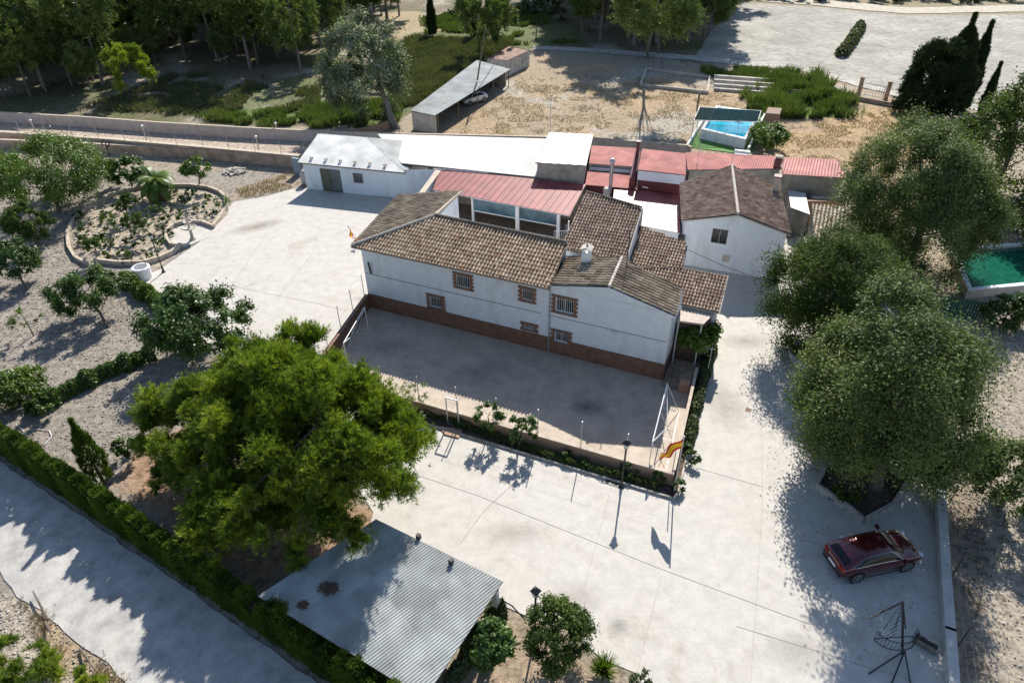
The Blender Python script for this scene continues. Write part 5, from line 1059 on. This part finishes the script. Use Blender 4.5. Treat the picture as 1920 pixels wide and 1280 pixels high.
tree('big dark-leaved citrus-like tree at the bottom of the yard, right of the lantern post',(1050,1185),'leaf',(1.55,1.5,1.75),L_dark,42,230,.06,15,zc=2.3,base=(1040,1262),r0=.1,asp=.5,cr=.24,lim=14)
tree('glossy mid-green tree between the open shed and the lantern post',(922,1200),'leaf',(1.15,1.1,1.3),L_bro,30,200,.075,16,zc=1.7,r0=.08,asp=.6,cr=.26,lim=8)
tree('small leafy tree against the court wall, left of a matching pair',(919,780),'leaf',(.9,.85,.95),L_bro,18,110,.06,17,base=(912,812),zc=1.5,r0=.05,asp=.6,cr=.3,lim=8)
tree('small leafy tree against the court wall, right of a matching pair',(980,806),'leaf',(.95,.85,1.0),L_bro,18,110,.06,18,base=(972,838),zc=1.5,r0=.05,asp=.6,cr=.3,lim=8)
tree('wispy yellowish shrub by the court wall, left of the upright gate frame',(772,745),'leaf',(1.0,.8,1.2),L_brt,18,60,.05,19,base=(768,780),zc=1.6,name='shrub',cat='shrub',r0=.04,asp=.35,cr=.3,lim=10)
tree('green bushy tree cut by the right edge beside the bare earth bank',(1912,885),'leaf',(2.3,2.2,2.0),L_pop,30,330,.08,20,zc=2.6,r0=.12,asp=.5,cr=.26,lim=8,lo=-.85)
tree('dark dense tree at the right edge beyond the spreading grey-green tree',(1905,255),'leaf',(4.6,4.2,5.6),L_dark,48,330,.15,22,zc=6.2,r0=.24,cr=.24,lim=10,lo=-.85)
tree('dark thicket tree at the right edge above the large green pool',(1985,385),'leaf',(3.6,3.4,3.6),L_cyp,40,260,.14,23,zc=3.8,r0=.2,cr=.25,lim=8,lo=-.85)
tree('overgrown hedge-like shrub below the large green pool',(1890,585),'leaf',(2.4,1.2,1.1),L_bro,30,200,.09,24,zc=1.2,name='shrub',cat='shrub',r0=.06,cr=.3,lim=6,lo=-.4)
tree('bright green bush beside the small raised pool',(1440,252),'leaf',(1.9,2.6,1.3),L_brt,26,200,.12,25,zc=1.5,name='bush',cat='bush',r0=.06,cr=.3,lim=6)
tree('round bush at the bottom edge next to the spiky fan palm',(1198,1272),'leaf',(.5,.45,.42),L_shr,12,80,.05,26,zc=.5,name='bush',cat='bush',r0=.03,cr=.35,lim=4)
tree('leafy bush at the foot of the leaning cypress',(232,838),'leaf',(.8,.8,.75),L_bro,14,100,.08,27,zc=.8,name='bush',cat='bush',r0=.03,cr=.32,lim=4)
tree('bright leafy bush at the left edge beside the narrow clipped hedge',(25,722),'leaf',(2.0,1.7,.9),L_brt,26,150,.09,28,zc=.9,name='bush',cat='bush',r0=.04,cr=.3,lim=4)
tree('leafy bush with light leaves where the narrow hedge ends',(72,760),'leaf',(1.0,.9,.7),L_bro,16,120,.08,29,zc=.8,name='bush',cat='bush',r0=.04,cr=.3,lim=4)
tree('bright green fluffy bush in the bottom left corner',(35,1248),'needle',(1.5,1.1,.8),L_pine,26,110,.2,30,zc=.9,name='bush',cat='bush',r0=.03,cr=.3,lim=2,k=7,wd=.012)
tree('small bright fluffy bush at the bottom edge beside the track',(166,1277),'needle',(.6,.5,.5),L_pine,12,80,.16,31,zc=.5,name='bush',cat='bush',r0=.03,cr=.35,lim=2,k=7,wd=.012)
# vine over the side pergola
vo_=thing('vine','broad-leaved vine on a thin post frame beside the porch','vine',G(1330,650)); rs=np.random.RandomState(40)
V=[];cen=G(1308,628,2.3)-WLOC[vo_.name]
crownmesh('vine_leaves','leaf',(1.15,.95,.4),L_brt,vo_,46,120,.10,.7,.5,rs,tuple(cen),.2,.6)
mb=MB(); q1=WLOC[vo_.name]; mb.tube([q1,q1+Vector((-.2,-.1,1.1)),cen+q1],[.06,.04,.03],6); mb.build('vine_stem',bark,vo_)
mb=MB(); 
for (u,v) in ((1268,625),(1345,585),(1335,655)): p=G(u,v,2.2); mb.tube([Vector((p.x,p.y,0)),p],.02,6)
mb.tube([G(1268,625,2.2),G(1345,585,2.2),G(1335,655,2.2),G(1268,625,2.2)],.015,6); mb.build('trellis',whitemet,vo_)
# ---------------------------------------------------------------- conifers: cypresses
def cypress(label,base,h,r,seed,m=L_cyp,name='cypress_tree',cat='cypress',dens=1.0,top=None,size=.11,group=None):
    rs=np.random.RandomState(seed); b=Vector(base); o=thing(name,label,cat,b,group); n=int(h*r*900*dens); z=rs.rand(n)**.85; prof=np.sin(np.clip(z*1.06+.06,0,1)**.62*PI)**.7*r
    a=rs.rand(n)*2*PI; lump=1+.16*np.sin(a*3+z*17+seed)+.12*np.sin(a*5-z*31); f=(.72+.28*rs.rand(n)); P=np.stack([np.cos(a)*prof*lump*f,np.sin(a)*prof*lump*f,z*h*.97+.15],1)
    D=np.stack([np.cos(a)*.35,np.sin(a)*.35,np.ones(n)],1); V,Fq,k=needles(P,D,size*2.2,size*.22,3,rs,.28); V=V+np.array(b); mk('foliage',V,Fq,m,o,var=np.repeat(rs.rand(n),k))
    MB().tube([b,b+Vector((0,0,h*.85))],[r*.16,r*.03],6).build('trunk',bark,o); return o
cypress('leaning dark green cypress with loose feathery side beside the huge pine',G(195,905),4.6,.62,50,L_hedge,size=.10)
cypress('slim dark cypress stub by the corner of the open shed roof',G(943,1168),1.7,.2,51,size=.07)
cypress('slender dark cypress leaning right of the ragged conifer group',G(1838,218),6.2,.5,52,size=.16)
cypress('tallest dark cypress spire in the ragged conifer group at the field edge',G(1762,215),11.4,2.4,53,size=.2,dens=.55)
cypress('second dark spire leaning at the right of the ragged conifer group',G(1800,205),10.2,1.0,54,size=.2,dens=.7)
tree('broad ragged dark conifer in front of the two cypress spires',(1752,160),'needle',(3.3,3.0,4.3),L_cyp,80,230,.34,55,zc=3.6,name='conifer_tree',cat='conifer',r0=.2,cr=.22,k=8,wd=.03,lim=6)
cypress('narrow dark cypress in the meadow, nearer of two beyond the silver poplar',G(811,68),7.0,.75,56,size=.2,dens=.7)
cypress('narrow dark cypress in the meadow next to the round dark pine',G(888,72),6.2,.75,57,size=.2,dens=.7)
# ---------------------------------------------------------------- the hedge along the road (one row of clipped conifers grown together)
hx=[(-330,700),(-60,818),(60,903),(120,942),(260,1040),(400,1138),(520,1222),(600,1280),(760,1392)]
hedge=thing('hedge','tall dense clipped green conifer hedge running diagonally along the road','hedge',G(260,1020)); rs=np.random.RandomState(60); Vs=[];Fs=[];vr=[];n0=0
Pp=[G(*p)+Vector((.35,.45,0)) for p in hx]; tot=0; segs=[]
for i in range(len(Pp)-1): segs.append((Pp[i],Pp[i+1],(Pp[i+1]-Pp[i]).length))
for a,b_,L_ in segs:
    n=int(L_*1500); t=rs.rand(n); s_=tot+t*L_; tot+=L_
    hh=2.2+.18*np.sin(s_*1.3)+.12*np.sin(s_*3.1+1)+.16*np.sin(s_*7.7)+.5*np.exp(-((s_%6.3-3)/.5)**2)-1.2*np.exp(-((s_%11.7-4)/.35)**2)
    d=np.array((b_-a).normalized()); nn=np.array([-d[1],d[0],0]); ph=rs.rand(n)*1.9-.1; wd_=.33+.03*np.sin(s_*4.3)
    side=np.cos(ph*PI/1.8); up_=np.clip(np.sin(np.clip(ph,0,1.8)*PI/1.8),0,1)**.35; f=.8+.25*rs.rand(n)
    z=np.where(rs.rand(n)<.6,hh*rs.rand(n)**.8,hh*up_); topm=z>hh*.88; lat=np.where(topm,rs.uniform(-1,1,n)*.8,np.sign(rs.randn(n)))*wd_*f
    C=np.array(a)+d*(t*L_)[:,None]+nn*lat[:,None]; C[:,2]=z*(.97+.06*rs.rand(n))
    D=nn*(lat/wd_)[:,None]*.6+np.array([0,0,.9]); V,Fq,k=needles(C,D,.16,.02,4,rs,.4); Vs.append(V);Fs.append(Fq+n0);n0+=len(V);vr.append(np.repeat(np.clip(.25*np.sin(s_*2.3)+.4+.5*rs.rand(n),0,1),k))
mk('foliage',np.concatenate(Vs),np.concatenate(Fs),L_hedge,hedge,var=np.concatenate(vr))
mb=MB(); tt=0
for a,b_,L_ in segs:
    for j in range(int(L_/1.2)): p=a.lerp(b_,(j+.5)/max(1,int(L_/1.2))); mb.tube([p,p+Vector((0,0,1.6))],[.07,.03],5)
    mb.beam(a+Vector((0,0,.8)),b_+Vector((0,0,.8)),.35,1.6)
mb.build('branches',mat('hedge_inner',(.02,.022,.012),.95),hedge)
def lowhedge(label,px,h,wd_,m,seed,name='low_hedge',dens=900,size=.1):
    rs=np.random.RandomState(seed); P=[G(*p) for p in px]; Vs=[];Fs=[];vr=[];n0=0
    for i in range(len(P)-1):
        a,b_=P[i],P[i+1]; L_=(b_-a).length; n=int(L_*dens*(wd_+h)); t=rs.rand(n); th=rs.rand(n)*PI; d=np.array((b_-a).normalized()); nn=np.array([-d[1],d[0],0]); r_=(.75+.3*rs.rand(n))*(1+.2*np.sin(t*L_*2.7+seed)+.15*np.sin(t*L_*6.1))
        C=np.array(a)+d*(t*L_)[:,None]+nn*(np.cos(th)*wd_*r_)[:,None]; C[:,2]=.05+np.sin(th)*h*r_; Nn=nn*np.cos(th)[:,None]+np.array([0,0,1])*np.sin(th)[:,None]+.001
        V,Fq=leafquads(C,Nn,size,.5,rs); Vs.append(V);Fs.append(Fq+n0);n0+=len(V);vr.append(rs.rand(n))
    return tag(mk(name,np.concatenate(Vs),np.concatenate(Fs),m,var=np.concatenate(vr)),label,'hedge')
lowhedge('narrow knee-high hedge row crossing the gravel garden diagonally',[(60,775),(130,738),(200,703),(250,684),(290,668)],.8,.55,L_bro,61)
lowhedge('clipped bright hedge edging the paved yard between the well and the fig tree',[(235,528),(262,548),(300,572),(340,590)],.9,.6,L_brt,62)
lowhedge('creeping shrubs planted outside the right court wall along the driveway',[(1335,655),(1322,700),(1308,750),(1297,800),(1287,850)],.55,.3,L_shr,63,dens=520)
lowhedge('low creeping plants filling the strip at the foot of the court brick wall',[(700,740),(800,775),(870,800),(960,833),(1060,868),(1150,893),(1240,916)],.35,.22,L_dark,65,'creeping_plants',dens=300,size=.07)
lowhedge('low shrubby hedge along the right side of the open shed',[(935,1150),(890,1215),(842,1290)],.9,.35,L_shr,64)
# small shrubs in the court strip
def shrub(label,px,r,h,m,seed,group=None,size=.06,per=70,K=9,name='shrub'):
    rs=np.random.RandomState(seed); b=G(*px); o=thing(name,label,'shrub',b,group); crownmesh('foliage','leaf',(r,r,h*.5),m,o,K,int(per*2.0),size,.5,.42,rs,(0,0,h*.5),.3,lo=-.3)
    mb=MB(); 
    for i in range(5): t=rs.rand()*6.28; mb.tube([b,b+Vector((math.cos(t)*r*.5,math.sin(t)*r*.5,h*.6))],[.02,.008],4)
    mb.build('stems',bark,o); return o
for i,(u,v,r_,h_) in enumerate(((862,800,.3,.6),(1062,862,.3,.5),(1096,873,.28,.4),(1178,890,.42,.8),(1228,905,.36,.75),(1268,918,.3,.7),(700,730,.4,.9),(790,792,.35,.6))):
    shrub(['rounded low shrub just right of the upright gate frame','low shrub below the right one of the two small court trees','tiny sprawling shrub midway along the court strip','leafy shrub behind the lantern post in the court strip','leafy shrub right of the lantern post in the court strip','leafy shrub in the far right corner of the court strip','bushy plant at the far left of the court strip half under the huge pine','straggly plant beneath the wispy yellowish shrub'][i],(u,v),r_,h_,L_bro,70+i,'shrubs planted along the court wall')
for i,(u,v) in enumerate(((1296,868),(1322,690))): shrub(['dark shrub at the near end of the driveway planting strip','dense green shrub near the vine in the driveway planting strip'][i],(u,v),.35,.7,L_bro,82+i)
shrub('spiky dark shrubs under the largest right tree inside the angular planter',(1590,935),.7,.7,L_dark,85,size=.08)
shrub('dark shrub filling the white ring planter',(1522,672),.8,.6,L_dark,86,size=.08)
# garden shrubs
gs=[(165,430),(190,405),(225,395),(250,380),(285,372),(340,382),(372,395),(350,378),(390,375),(410,388),(205,462),(215,440),(240,455),(260,440),(232,480),(265,472),(300,462),(290,440),(275,415),(310,418),(330,400),(180,470),(155,455),(150,410),(205,418),(318,440),(285,485),(240,492),(200,485),(345,410),(398,404),(360,365),(325,365),(255,420),(296,398)]
for i,(u,v) in enumerate(gs):
    rr_=.4+.5*random.random(); m_=[L_shr,L_bro,L_shr,L_hedge,L_brt][i%5]
    shrub(['low grey-green shrub in the round garden','leafy green shrub in the round garden','dry grey-green shrub in the round garden','dark rounded shrub in the round garden','bright small shrub in the round garden'][i%5],(u,v),rr_,rr_*1.1,m_,100+i,['grey-green shrubs of the round garden','leafy shrubs of the round garden','dry shrubs of the round garden','dark rounded shrubs of the round garden','bright shrubs of the round garden'][i%5],.07,45,7)
def gtree(label,cx,base,seed): tree(label,cx,'leaf',(1.0,.9,.8),L_dark,14,90,.09,seed,base=base,zc=1.7,r0=.06,cr=.32,lim=6)
gtree('small dark tree in the round garden left of the palm',(240,378),(235,402),141); gtree('small dark tree in the middle of the round garden',(245,418),(246,446),142); gtree('small dark tree at the left rim of the round garden',(180,452),(180,480),143)
# palm and fan palm
def palm(label,base,th,tr,nf,FLn,seed,name='palm_tree'):
    rs=np.random.RandomState(seed); b=Vector(base); o=thing(name,label,'palm',b); mb=MB(); k=9
    mb.tube([b+Vector((0,0,th*i/k)) for i in range(k+1)],[tr*(1.1-.25*i/k)*(1.08 if i%2 else .94) for i in range(k+1)],12); mb.build('trunk',palmb,o)
    top=np.array(b)+np.array([0,0,th]); V=[];var=[]
    for f in range(nf):
        a=2.399*f; el=1.25-1.5*(f/nf)+rs.randn()*.1; L_=FLn*(.75+.35*rs.rand()); d0=np.array([math.cos(a),math.sin(a),0]); p=top.copy(); ns=13; sd=np.array([-d0[1],d0[0],0]); e=el; vv=rs.rand()
        for i in range(ns):
            t=i/ns; step=L_/ns; dr=d0*math.cos(e)+np.array([0,0,math.sin(e)]); q=p+dr*step; w=.012
            V+=[p-sd*w*2,p+sd*w*2,q+sd*w*2,q-sd*w*2]; var.append(.2)
            if i>0:
                ll=FLn*.26*math.sin(PI*(.12+.85*t))**.7
                for s_ in (-1,1):
                    for h in (0,.33,.66):
                        c=p+dr*step*h; dd_=sd*s_*.85+dr*.65+np.array([0,0,-.25]); dd_/=np.linalg.norm(dd_); w2=dr*.045; V+=[c-w2,c+w2,c+dd_*ll+w2*.2,c+dd_*ll-w2*.2]; var.append(vv*.6+.4*rs.rand())
            e-=.13+.05*t; p=q
    V=np.array(V); mk('fronds',V,np.arange(len(V)).reshape(-1,4),L_brt,o,var=np.array(var)); return o
palm('short thick-trunked palm with arching green fronds in the round garden',G(302,374),1.9,.42,30,2.5,151)
rs=np.random.RandomState(152); b=G(1132,1262); o=thing('fan_palm','small spiky fan palm at the bottom edge beside the dark citrus-like tree','fan palm',b)
P=np.repeat(np.array([list(b+Vector((0,0,.25)))]),60,0); D=rdir(60,rs); D[:,2]=np.abs(D[:,2])+.15; V,Fq,k=needles(P+D*.12,D,.62,.03,5,rs,.22); mk('fronds',V,Fq,L_brt,o,var=np.repeat(rs.rand(60),k)); MB().tube([b,b+Vector((0,0,.3))],.1,8).build('trunk',palmb,o)
# ---------------------------------------------------------------- pine wood
def woodpine(seed,h):
    rs=np.random.RandomState(seed); o=thing('pine_tree','slender wood pine','pine',(0,0,0)); R=np.array([h*.30,h*.30,h*.31]); cz=h*.66
    cr_,Cc,Rr=crownmesh('crown','needle',R,L_wood,o,44,60,.5,rs=rs,center=(0,0,cz),cr=.27,k=5,wd=.055,inner=.3,lo=-.9,spread=.7)
    mb=MB(); ln=rs.randn(2)*.03*h; mb.tube([(0,0,-.2),(ln[0]*.5,ln[1]*.5,h*.4),(ln[0]*.3,ln[1]*.3,h*.9)],[.19,.14,.05],6)
    for c in Cc[:8]: s=Vector((0,0,c[2]-.9)); mb.tube([s,Vector(c)],[.05,.02],4)
    for i in range(7): z_=h*(.2+.05*i); t=rs.rand()*6.28; mb.tube([(0,0,z_),(math.cos(t)*.7,math.sin(t)*.7,z_+.2)],[.025,.008],4)
    mb.build('trunk',barkp if seed%2 else bark,o); return o
protos=[woodpine(200+i,[10,12,9,13,11,12][i]) for i in range(6)]; used=set()
def inside(u,v,P): return bool(inpoly(np.array([float(u)]),np.array([float(v)]),P)[0])
pts=[]
def scatter(px,n,mind,seed,lab,grp,sm=1.0):
    rr=random.Random(seed); W=[G(*p) for p in px]; x0=min(p.x for p in W);x1=max(p.x for p in W);y0=min(p.y for p in W);y1=max(p.y for p in W); k=0;tr=0
    while k<n and tr<n*60:
        tr+=1; x=rr.uniform(x0,x1);y=rr.uniform(y0,y1)
        if not inside(x,y,W): continue
        if any((x-a)**2+(y-b_)**2<mind**2 for a,b_ in pts): continue
        pts.append((x,y)); k+=1; i=rr.randrange(6); s_=rr.uniform(.8,1.18)*sm; rz=rr.random()*6.28
        if i in used: o=dup(protos[i],(x,y,0),rz,s_)
        else: o=protos[i]; used.add(i); o.location=(x,y,0); o.rotation_euler=(0,0,rz); o.scale=(s_,)*3
        o['label']=lab; o['group']=grp
scatter([(-260,185),(85,196),(160,178),(225,150),(300,118),(420,128),(560,142),(618,110),(600,60),(560,-12),(-200,-12)],185,2.4,1,'one of the crowded pines of the wood at the upper left','pines of the upper left wood',1.15)
scatter([(560,70),(640,62),(760,62),(770,30),(700,-20),(560,-20)],26,3.4,2,'pine trunk with high crown in the sunlit grove behind the silver poplar','pines behind the silver poplar')
scatter([(1065,85),(1130,98),(1220,106),(1300,100),(1345,70),(1375,20),(1370,-25),(1040,-25),(1060,30)],72,2.9,3,'one of the tall pines of the dense dark grove at the upper middle','pines of the upper middle grove',1.55)
tree('round dark pine standing alone in the bright meadow behind the leaning pole',(915,30),'needle',(4.3,4.0,3.6),L_wood,40,110,.45,210,base=(905,62),zc=6.0,name='pine_tree',cat='pine',r0=.25,cr=.25,k=6,wd=.045,lim=8)
tree('lone pine with a bare straight trunk at the right end of the dark grove',(1235,12),'needle',(5.0,4.6,4.2),L_wood,60,110,.45,211,base=(1216,106),zc=12.5,name='pine_tree',cat='pine',r0=.25,cr=.26,k=6,wd=.045,lim=8,bk=barkp)
tree('small young pine by itself at the wood edge above the lane',(245,130),'needle',(2.7,2.5,2.6),L_pine,26,110,.36,212,base=(212,160),zc=3.6,name='pine_tree',cat='pine',r0=.14,cr=.27,k=6,wd=.035,lim=6)
scatter([(-200,200),(85,205),(170,182),(235,158),(305,128),(420,138),(560,150),(600,100),(300,60),(-150,80)],34,2.2,5,'small bushy pine along the front edge of the upper left wood','small pines of the upper left wood edge',.62)
# ---------------------------------------------------------------- grass, reeds, weeds, stones (stuff)
def blades(name,label,px,n,h,wd_,m,seed,amp=.25,clump=0,lean=.35):
    rs=np.random.RandomState(seed); W=[G(*p) for p in px]; x0=min(p.x for p in W);x1=max(p.x for p in W);y0=min(p.y for p in W);y1=max(p.y for p in W)
    Xr=rs.uniform(x0,x1,n*4);Yr=rs.uniform(y0,y1,n*4); k=inpoly(Xr+rs.randn(n*4)*amp,Yr+rs.randn(n*4)*amp,W)
    if clump: k&=fbm(Xr,Yr,clump,seed,3)>.5
    Xr=Xr[k][:n];Yr=Yr[k][:n]; hv=h*(.5+.9*fbm(Xr,Yr,2.5,seed+1,3)); C=np.stack([Xr,Yr,np.zeros(len(Xr))-.02],1); D=np.repeat([[0,0,1.0]],len(C),0)
    kk=3; Cn=np.repeat(C,kk,0); D=np.repeat(D,kk,0)+rs.randn(len(Cn),3)*[lean,lean,.1]; T=np.cross(D,rdir(len(Cn),rs)); T/=np.linalg.norm(T,axis=1,keepdims=True); l=np.repeat(hv,kk)[:,None]*(.6+.6*rs.rand(len(Cn),1))
    V=np.stack([Cn-T*wd_,Cn+T*wd_,Cn+D*l+T*wd_*.3,Cn+D*l-T*wd_*.3],1).reshape(-1,3); o=mk(name,V,np.arange(len(V)).reshape(-1,4),m,var=np.repeat(np.clip(hv/h*.5+.3*rs.rand(len(hv)),0,1),kk)); return tag(o,label,'plants',kind='stuff')
blades('reeds','dense bright green reeds beyond the small raised pool',[(1395,185),(1440,178),(1440,150),(1500,140),(1560,158),(1595,190),(1580,222),(1500,222),(1450,222),(1400,200)],8000,1.25,.055,L_grs,301,.9,1.6)
blades('reeds','thin strip of green weeds by the terraced beds',[(1310,130),(1440,132),(1490,150),(1400,150),(1330,143)],1500,.8,.05,L_grs,302,.4,3)
blades('green_grass','bright green grass strip along the far side of the lane wall',[(370,218),(480,218),(600,200),(740,190),(745,236),(600,241),(480,236)],10000,.7,.05,L_grs,303,.6,1.2)
blades('green_grass','dark green undergrowth patches under the wood edge',[(150,205),(330,140),(600,150),(600,205),(380,216)],5000,.55,.06,L_mead,304,.4,6)
blades('meadow_grass','tall grey-green meadow grass behind the carport and the silver poplar',[(770,70),(960,80),(960,95),(900,112),(790,195),(745,205),(740,100)],12000,.7,.06,L_mead,305,.3)
blades('meadow_grass','bright weeds of the sunny meadow at the top',[(790,20),(1060,25),(1085,80),(960,85),(800,66)],7000,.6,.08,L_grs,306,.5,7)
blades('dry_grass','ochre dry grass over the sunny part of the far yard',[(830,260),(980,150),(1200,140),(1400,178),(1300,270),(1100,270)],9000,.10,.03,L_dry,307,.8,2)
blades('dry_grass','ochre dry grass right of the reeds',[(1470,240),(1690,195),(1800,260),(1700,400),(1600,330),(1450,300)],7000,.10,.03,L_dry,308,.8,2)
blades('dry_grass','dry weeds along the left edge of the road',[(20,1118),(80,1150),(150,1205),(250,1290),(180,1290),(90,1200)],1500,.2,.012,L_dry,309,.2,1.5)
blades('dry_grass','sparse dry weeds behind the paved yard by the outbuilding',[(430,360),(556,320),(556,350),(470,372)],700,.25,.02,L_dry,310,.2,2)
blades('meadow_weeds','loose green weeds scattered over the right bank',[(1790,900),(1900,880),(1920,1280),(1810,1280)],260,.2,.02,L_shr,311,.2,2)
hl=MB()
lowhedge('short overgrown strip of scrub lying across the pale field',[(1575,108),(1590,90),(1603,70),(1612,55)],1.3,.8,L_mead,312,dens=90,size=.25,name='scrub_row')
# far scrub beyond the track
for i,(u,v) in enumerate([(1440+44*k,-4+ (k%3)*3) for k in range(12)]):
    rs=np.random.RandomState(330+i); b=G(u,v); o=thing('scrub_bush','low dark scrub bush beyond the dirt track at the top edge','bush',b,'scrub bushes beyond the track'); crownmesh('foliage','leaf',(3.2,2.5,1.3),L_mead,o,10,70,.4,.5,.4,rs,(0,0,1.0),.3,lo=-.2)
for i,(u,v) in enumerate(((985,22),(1010,32),(1000,12),(1030,20),(965,30),(860,40),(880,28),(1045,38))):
    rs=np.random.RandomState(350+i); b=G(u,v); o=thing('meadow_bush','rounded yellow-green bush in the sunny meadow at the top','bush',b,'bushes of the sunny meadow'); crownmesh('foliage','leaf',(2.2,2.0,1.2),L_shr,o,10,70,.28,.5,.4,rs,(0,0,.9),.3,lo=-.2)
# stones
def stones(label,px,n,smin,smax,m,seed):
    rs=np.random.RandomState(seed); W=[G(*p) for p in px]; x0=min(p.x for p in W);x1=max(p.x for p in W);y0=min(p.y for p in W);y1=max(p.y for p in W); Xr=rs.uniform(x0,x1,n*4);Yr=rs.uniform(y0,y1,n*4); k=inpoly(Xr,Yr,W); Xr=Xr[k][:n];Yr=Yr[k][:n]; n=len(Xr)
    O=np.array([[1,0,0],[0,1,0],[-1,0,0],[0,-1,0],[0,0,1],[0,0,-1]],float); s=smin+(smax-smin)*rs.rand(n)**3; V=(O[None]+rs.randn(n,6,3)*.25)*s[:,None,None]*[1,1,.6]; V[...,0]+=Xr[:,None];V[...,1]+=Yr[:,None];V[...,2]+=-.02+s[:,None]*.2
    T=np.array([[0,1,4],[1,2,4],[2,3,4],[3,0,4],[1,0,5],[2,1,5],[3,2,5],[0,3,5]]); Fq=(T[None]+6*np.arange(n)[:,None,None]).reshape(-1,3); return tag(mk('stones',V.reshape(-1,3),Fq,m,var=np.repeat(rs.rand(n),8)),label,'stones',kind='stuff')
stm=varmat('stone_bits',[(0,(.24,.22,.19)),(.6,(.36,.33,.29)),(1,(.46,.43,.38))],.95)
stones('grey stones and clods all over the left garden gravel',[(-60,400),(140,370),(150,480),(260,545),(330,700),(280,700),(240,900),(-60,800)],9000,.02,.085,stm,401)
stones('pebbles of the round garden',[(140,400),(300,356),(415,370),(400,420),(320,440),(330,470),(200,490),(140,460)],1200,.04,.16,stm,402)
stones('rubble and stones on the right earth bank',[(1790,620),(2000,560),(2000,1290),(1812,1290),(1790,900)],4000,.02,.08,stm,403)
stones('loose stones at the road edge',[(0,862),(300,1066),(600,1284),(585,1290),(290,1078),(0,880)],500,.02,.09,stm,404)
stones('loose stones on the ground at the bottom left corner',[(-60,1090),(60,1130),(200,1240),(240,1290),(-60,1290)],1500,.02,.08,stm,405)
rsl=np.random.RandomState(420); Wc=[G(u,v) for u,v in ((1460,700),(1720,1280))]
P=np.stack([rsl.uniform(14,23,900),rsl.uniform(15,34,900),np.full(900,.02)],1); k_=inpoly(P[:,0],P[:,1],[G(*q) for q in ((1470,720),(1600,700),(1750,900),(1785,1280),(1500,1280),(1400,1000))]); P=P[k_]; V,Fq=leafquads(P,np.repeat([[0,0,1.0]],len(P),0),.045,.5,rsl,.3); V[:,2]=np.maximum(V[:,2],.012); tag(mk('leaf_litter',V,Fq,L_dry,var=rsl.rand(len(P))),'dry fallen leaves on the concrete under the right trees','leaves',kind='stuff')
# rubble heap, hose, branches
rs=np.random.RandomState(410); mb=MB()
for i in range(70):
    a_=rs.rand()*6.28; r_=rs.rand()**.6*1.3; p=G(440,322)+Vector((r_*math.cos(a_),r_*math.sin(a_)*.8,.35*(1-r_/1.4))); mb.box(p,(.2+.2*rs.rand(),.15+.15*rs.rand(),.12+.1*rs.rand()),rs.rand()*3)
tag(mb.build('rubble_heap',stone),'small heap of pale rubble by the lane wall','rubble heap')
tag(MB().tube([G(u,v,.04) for u,v in ((42,832),(62,838),(85,832),(97,818),(92,806),(70,804),(45,808),(30,795))],.025,5,False).build('hose',whitemet),'pale hose looping over the ground near the hedge','hose')
for i,(p,q) in enumerate((((90,1160),(62,1108)),((150,1215),(178,1255)),((85,1165),(98,1192)))):
    a=G(*p,.1);b_=G(*q,.3); tag(MB().tube([a,(a+b_)/2+Vector((0,0,.1)),b_],[.06,.05,.03],6).build('fallen_branch',wood),['dead branch post at the left edge of the road','longer dead branch post lower down beside the road','short fallen stick at the left road edge'][i],'branch')
tag(MB().tube([G(884,1128,1.2),G(930,1118,1.5),G(960,1135,1.1),G(983,1160,.6)],.035,6).build('arched_pipe',darkmet),'thin dark arched pipe between the shed corner and the lantern post','pipe')
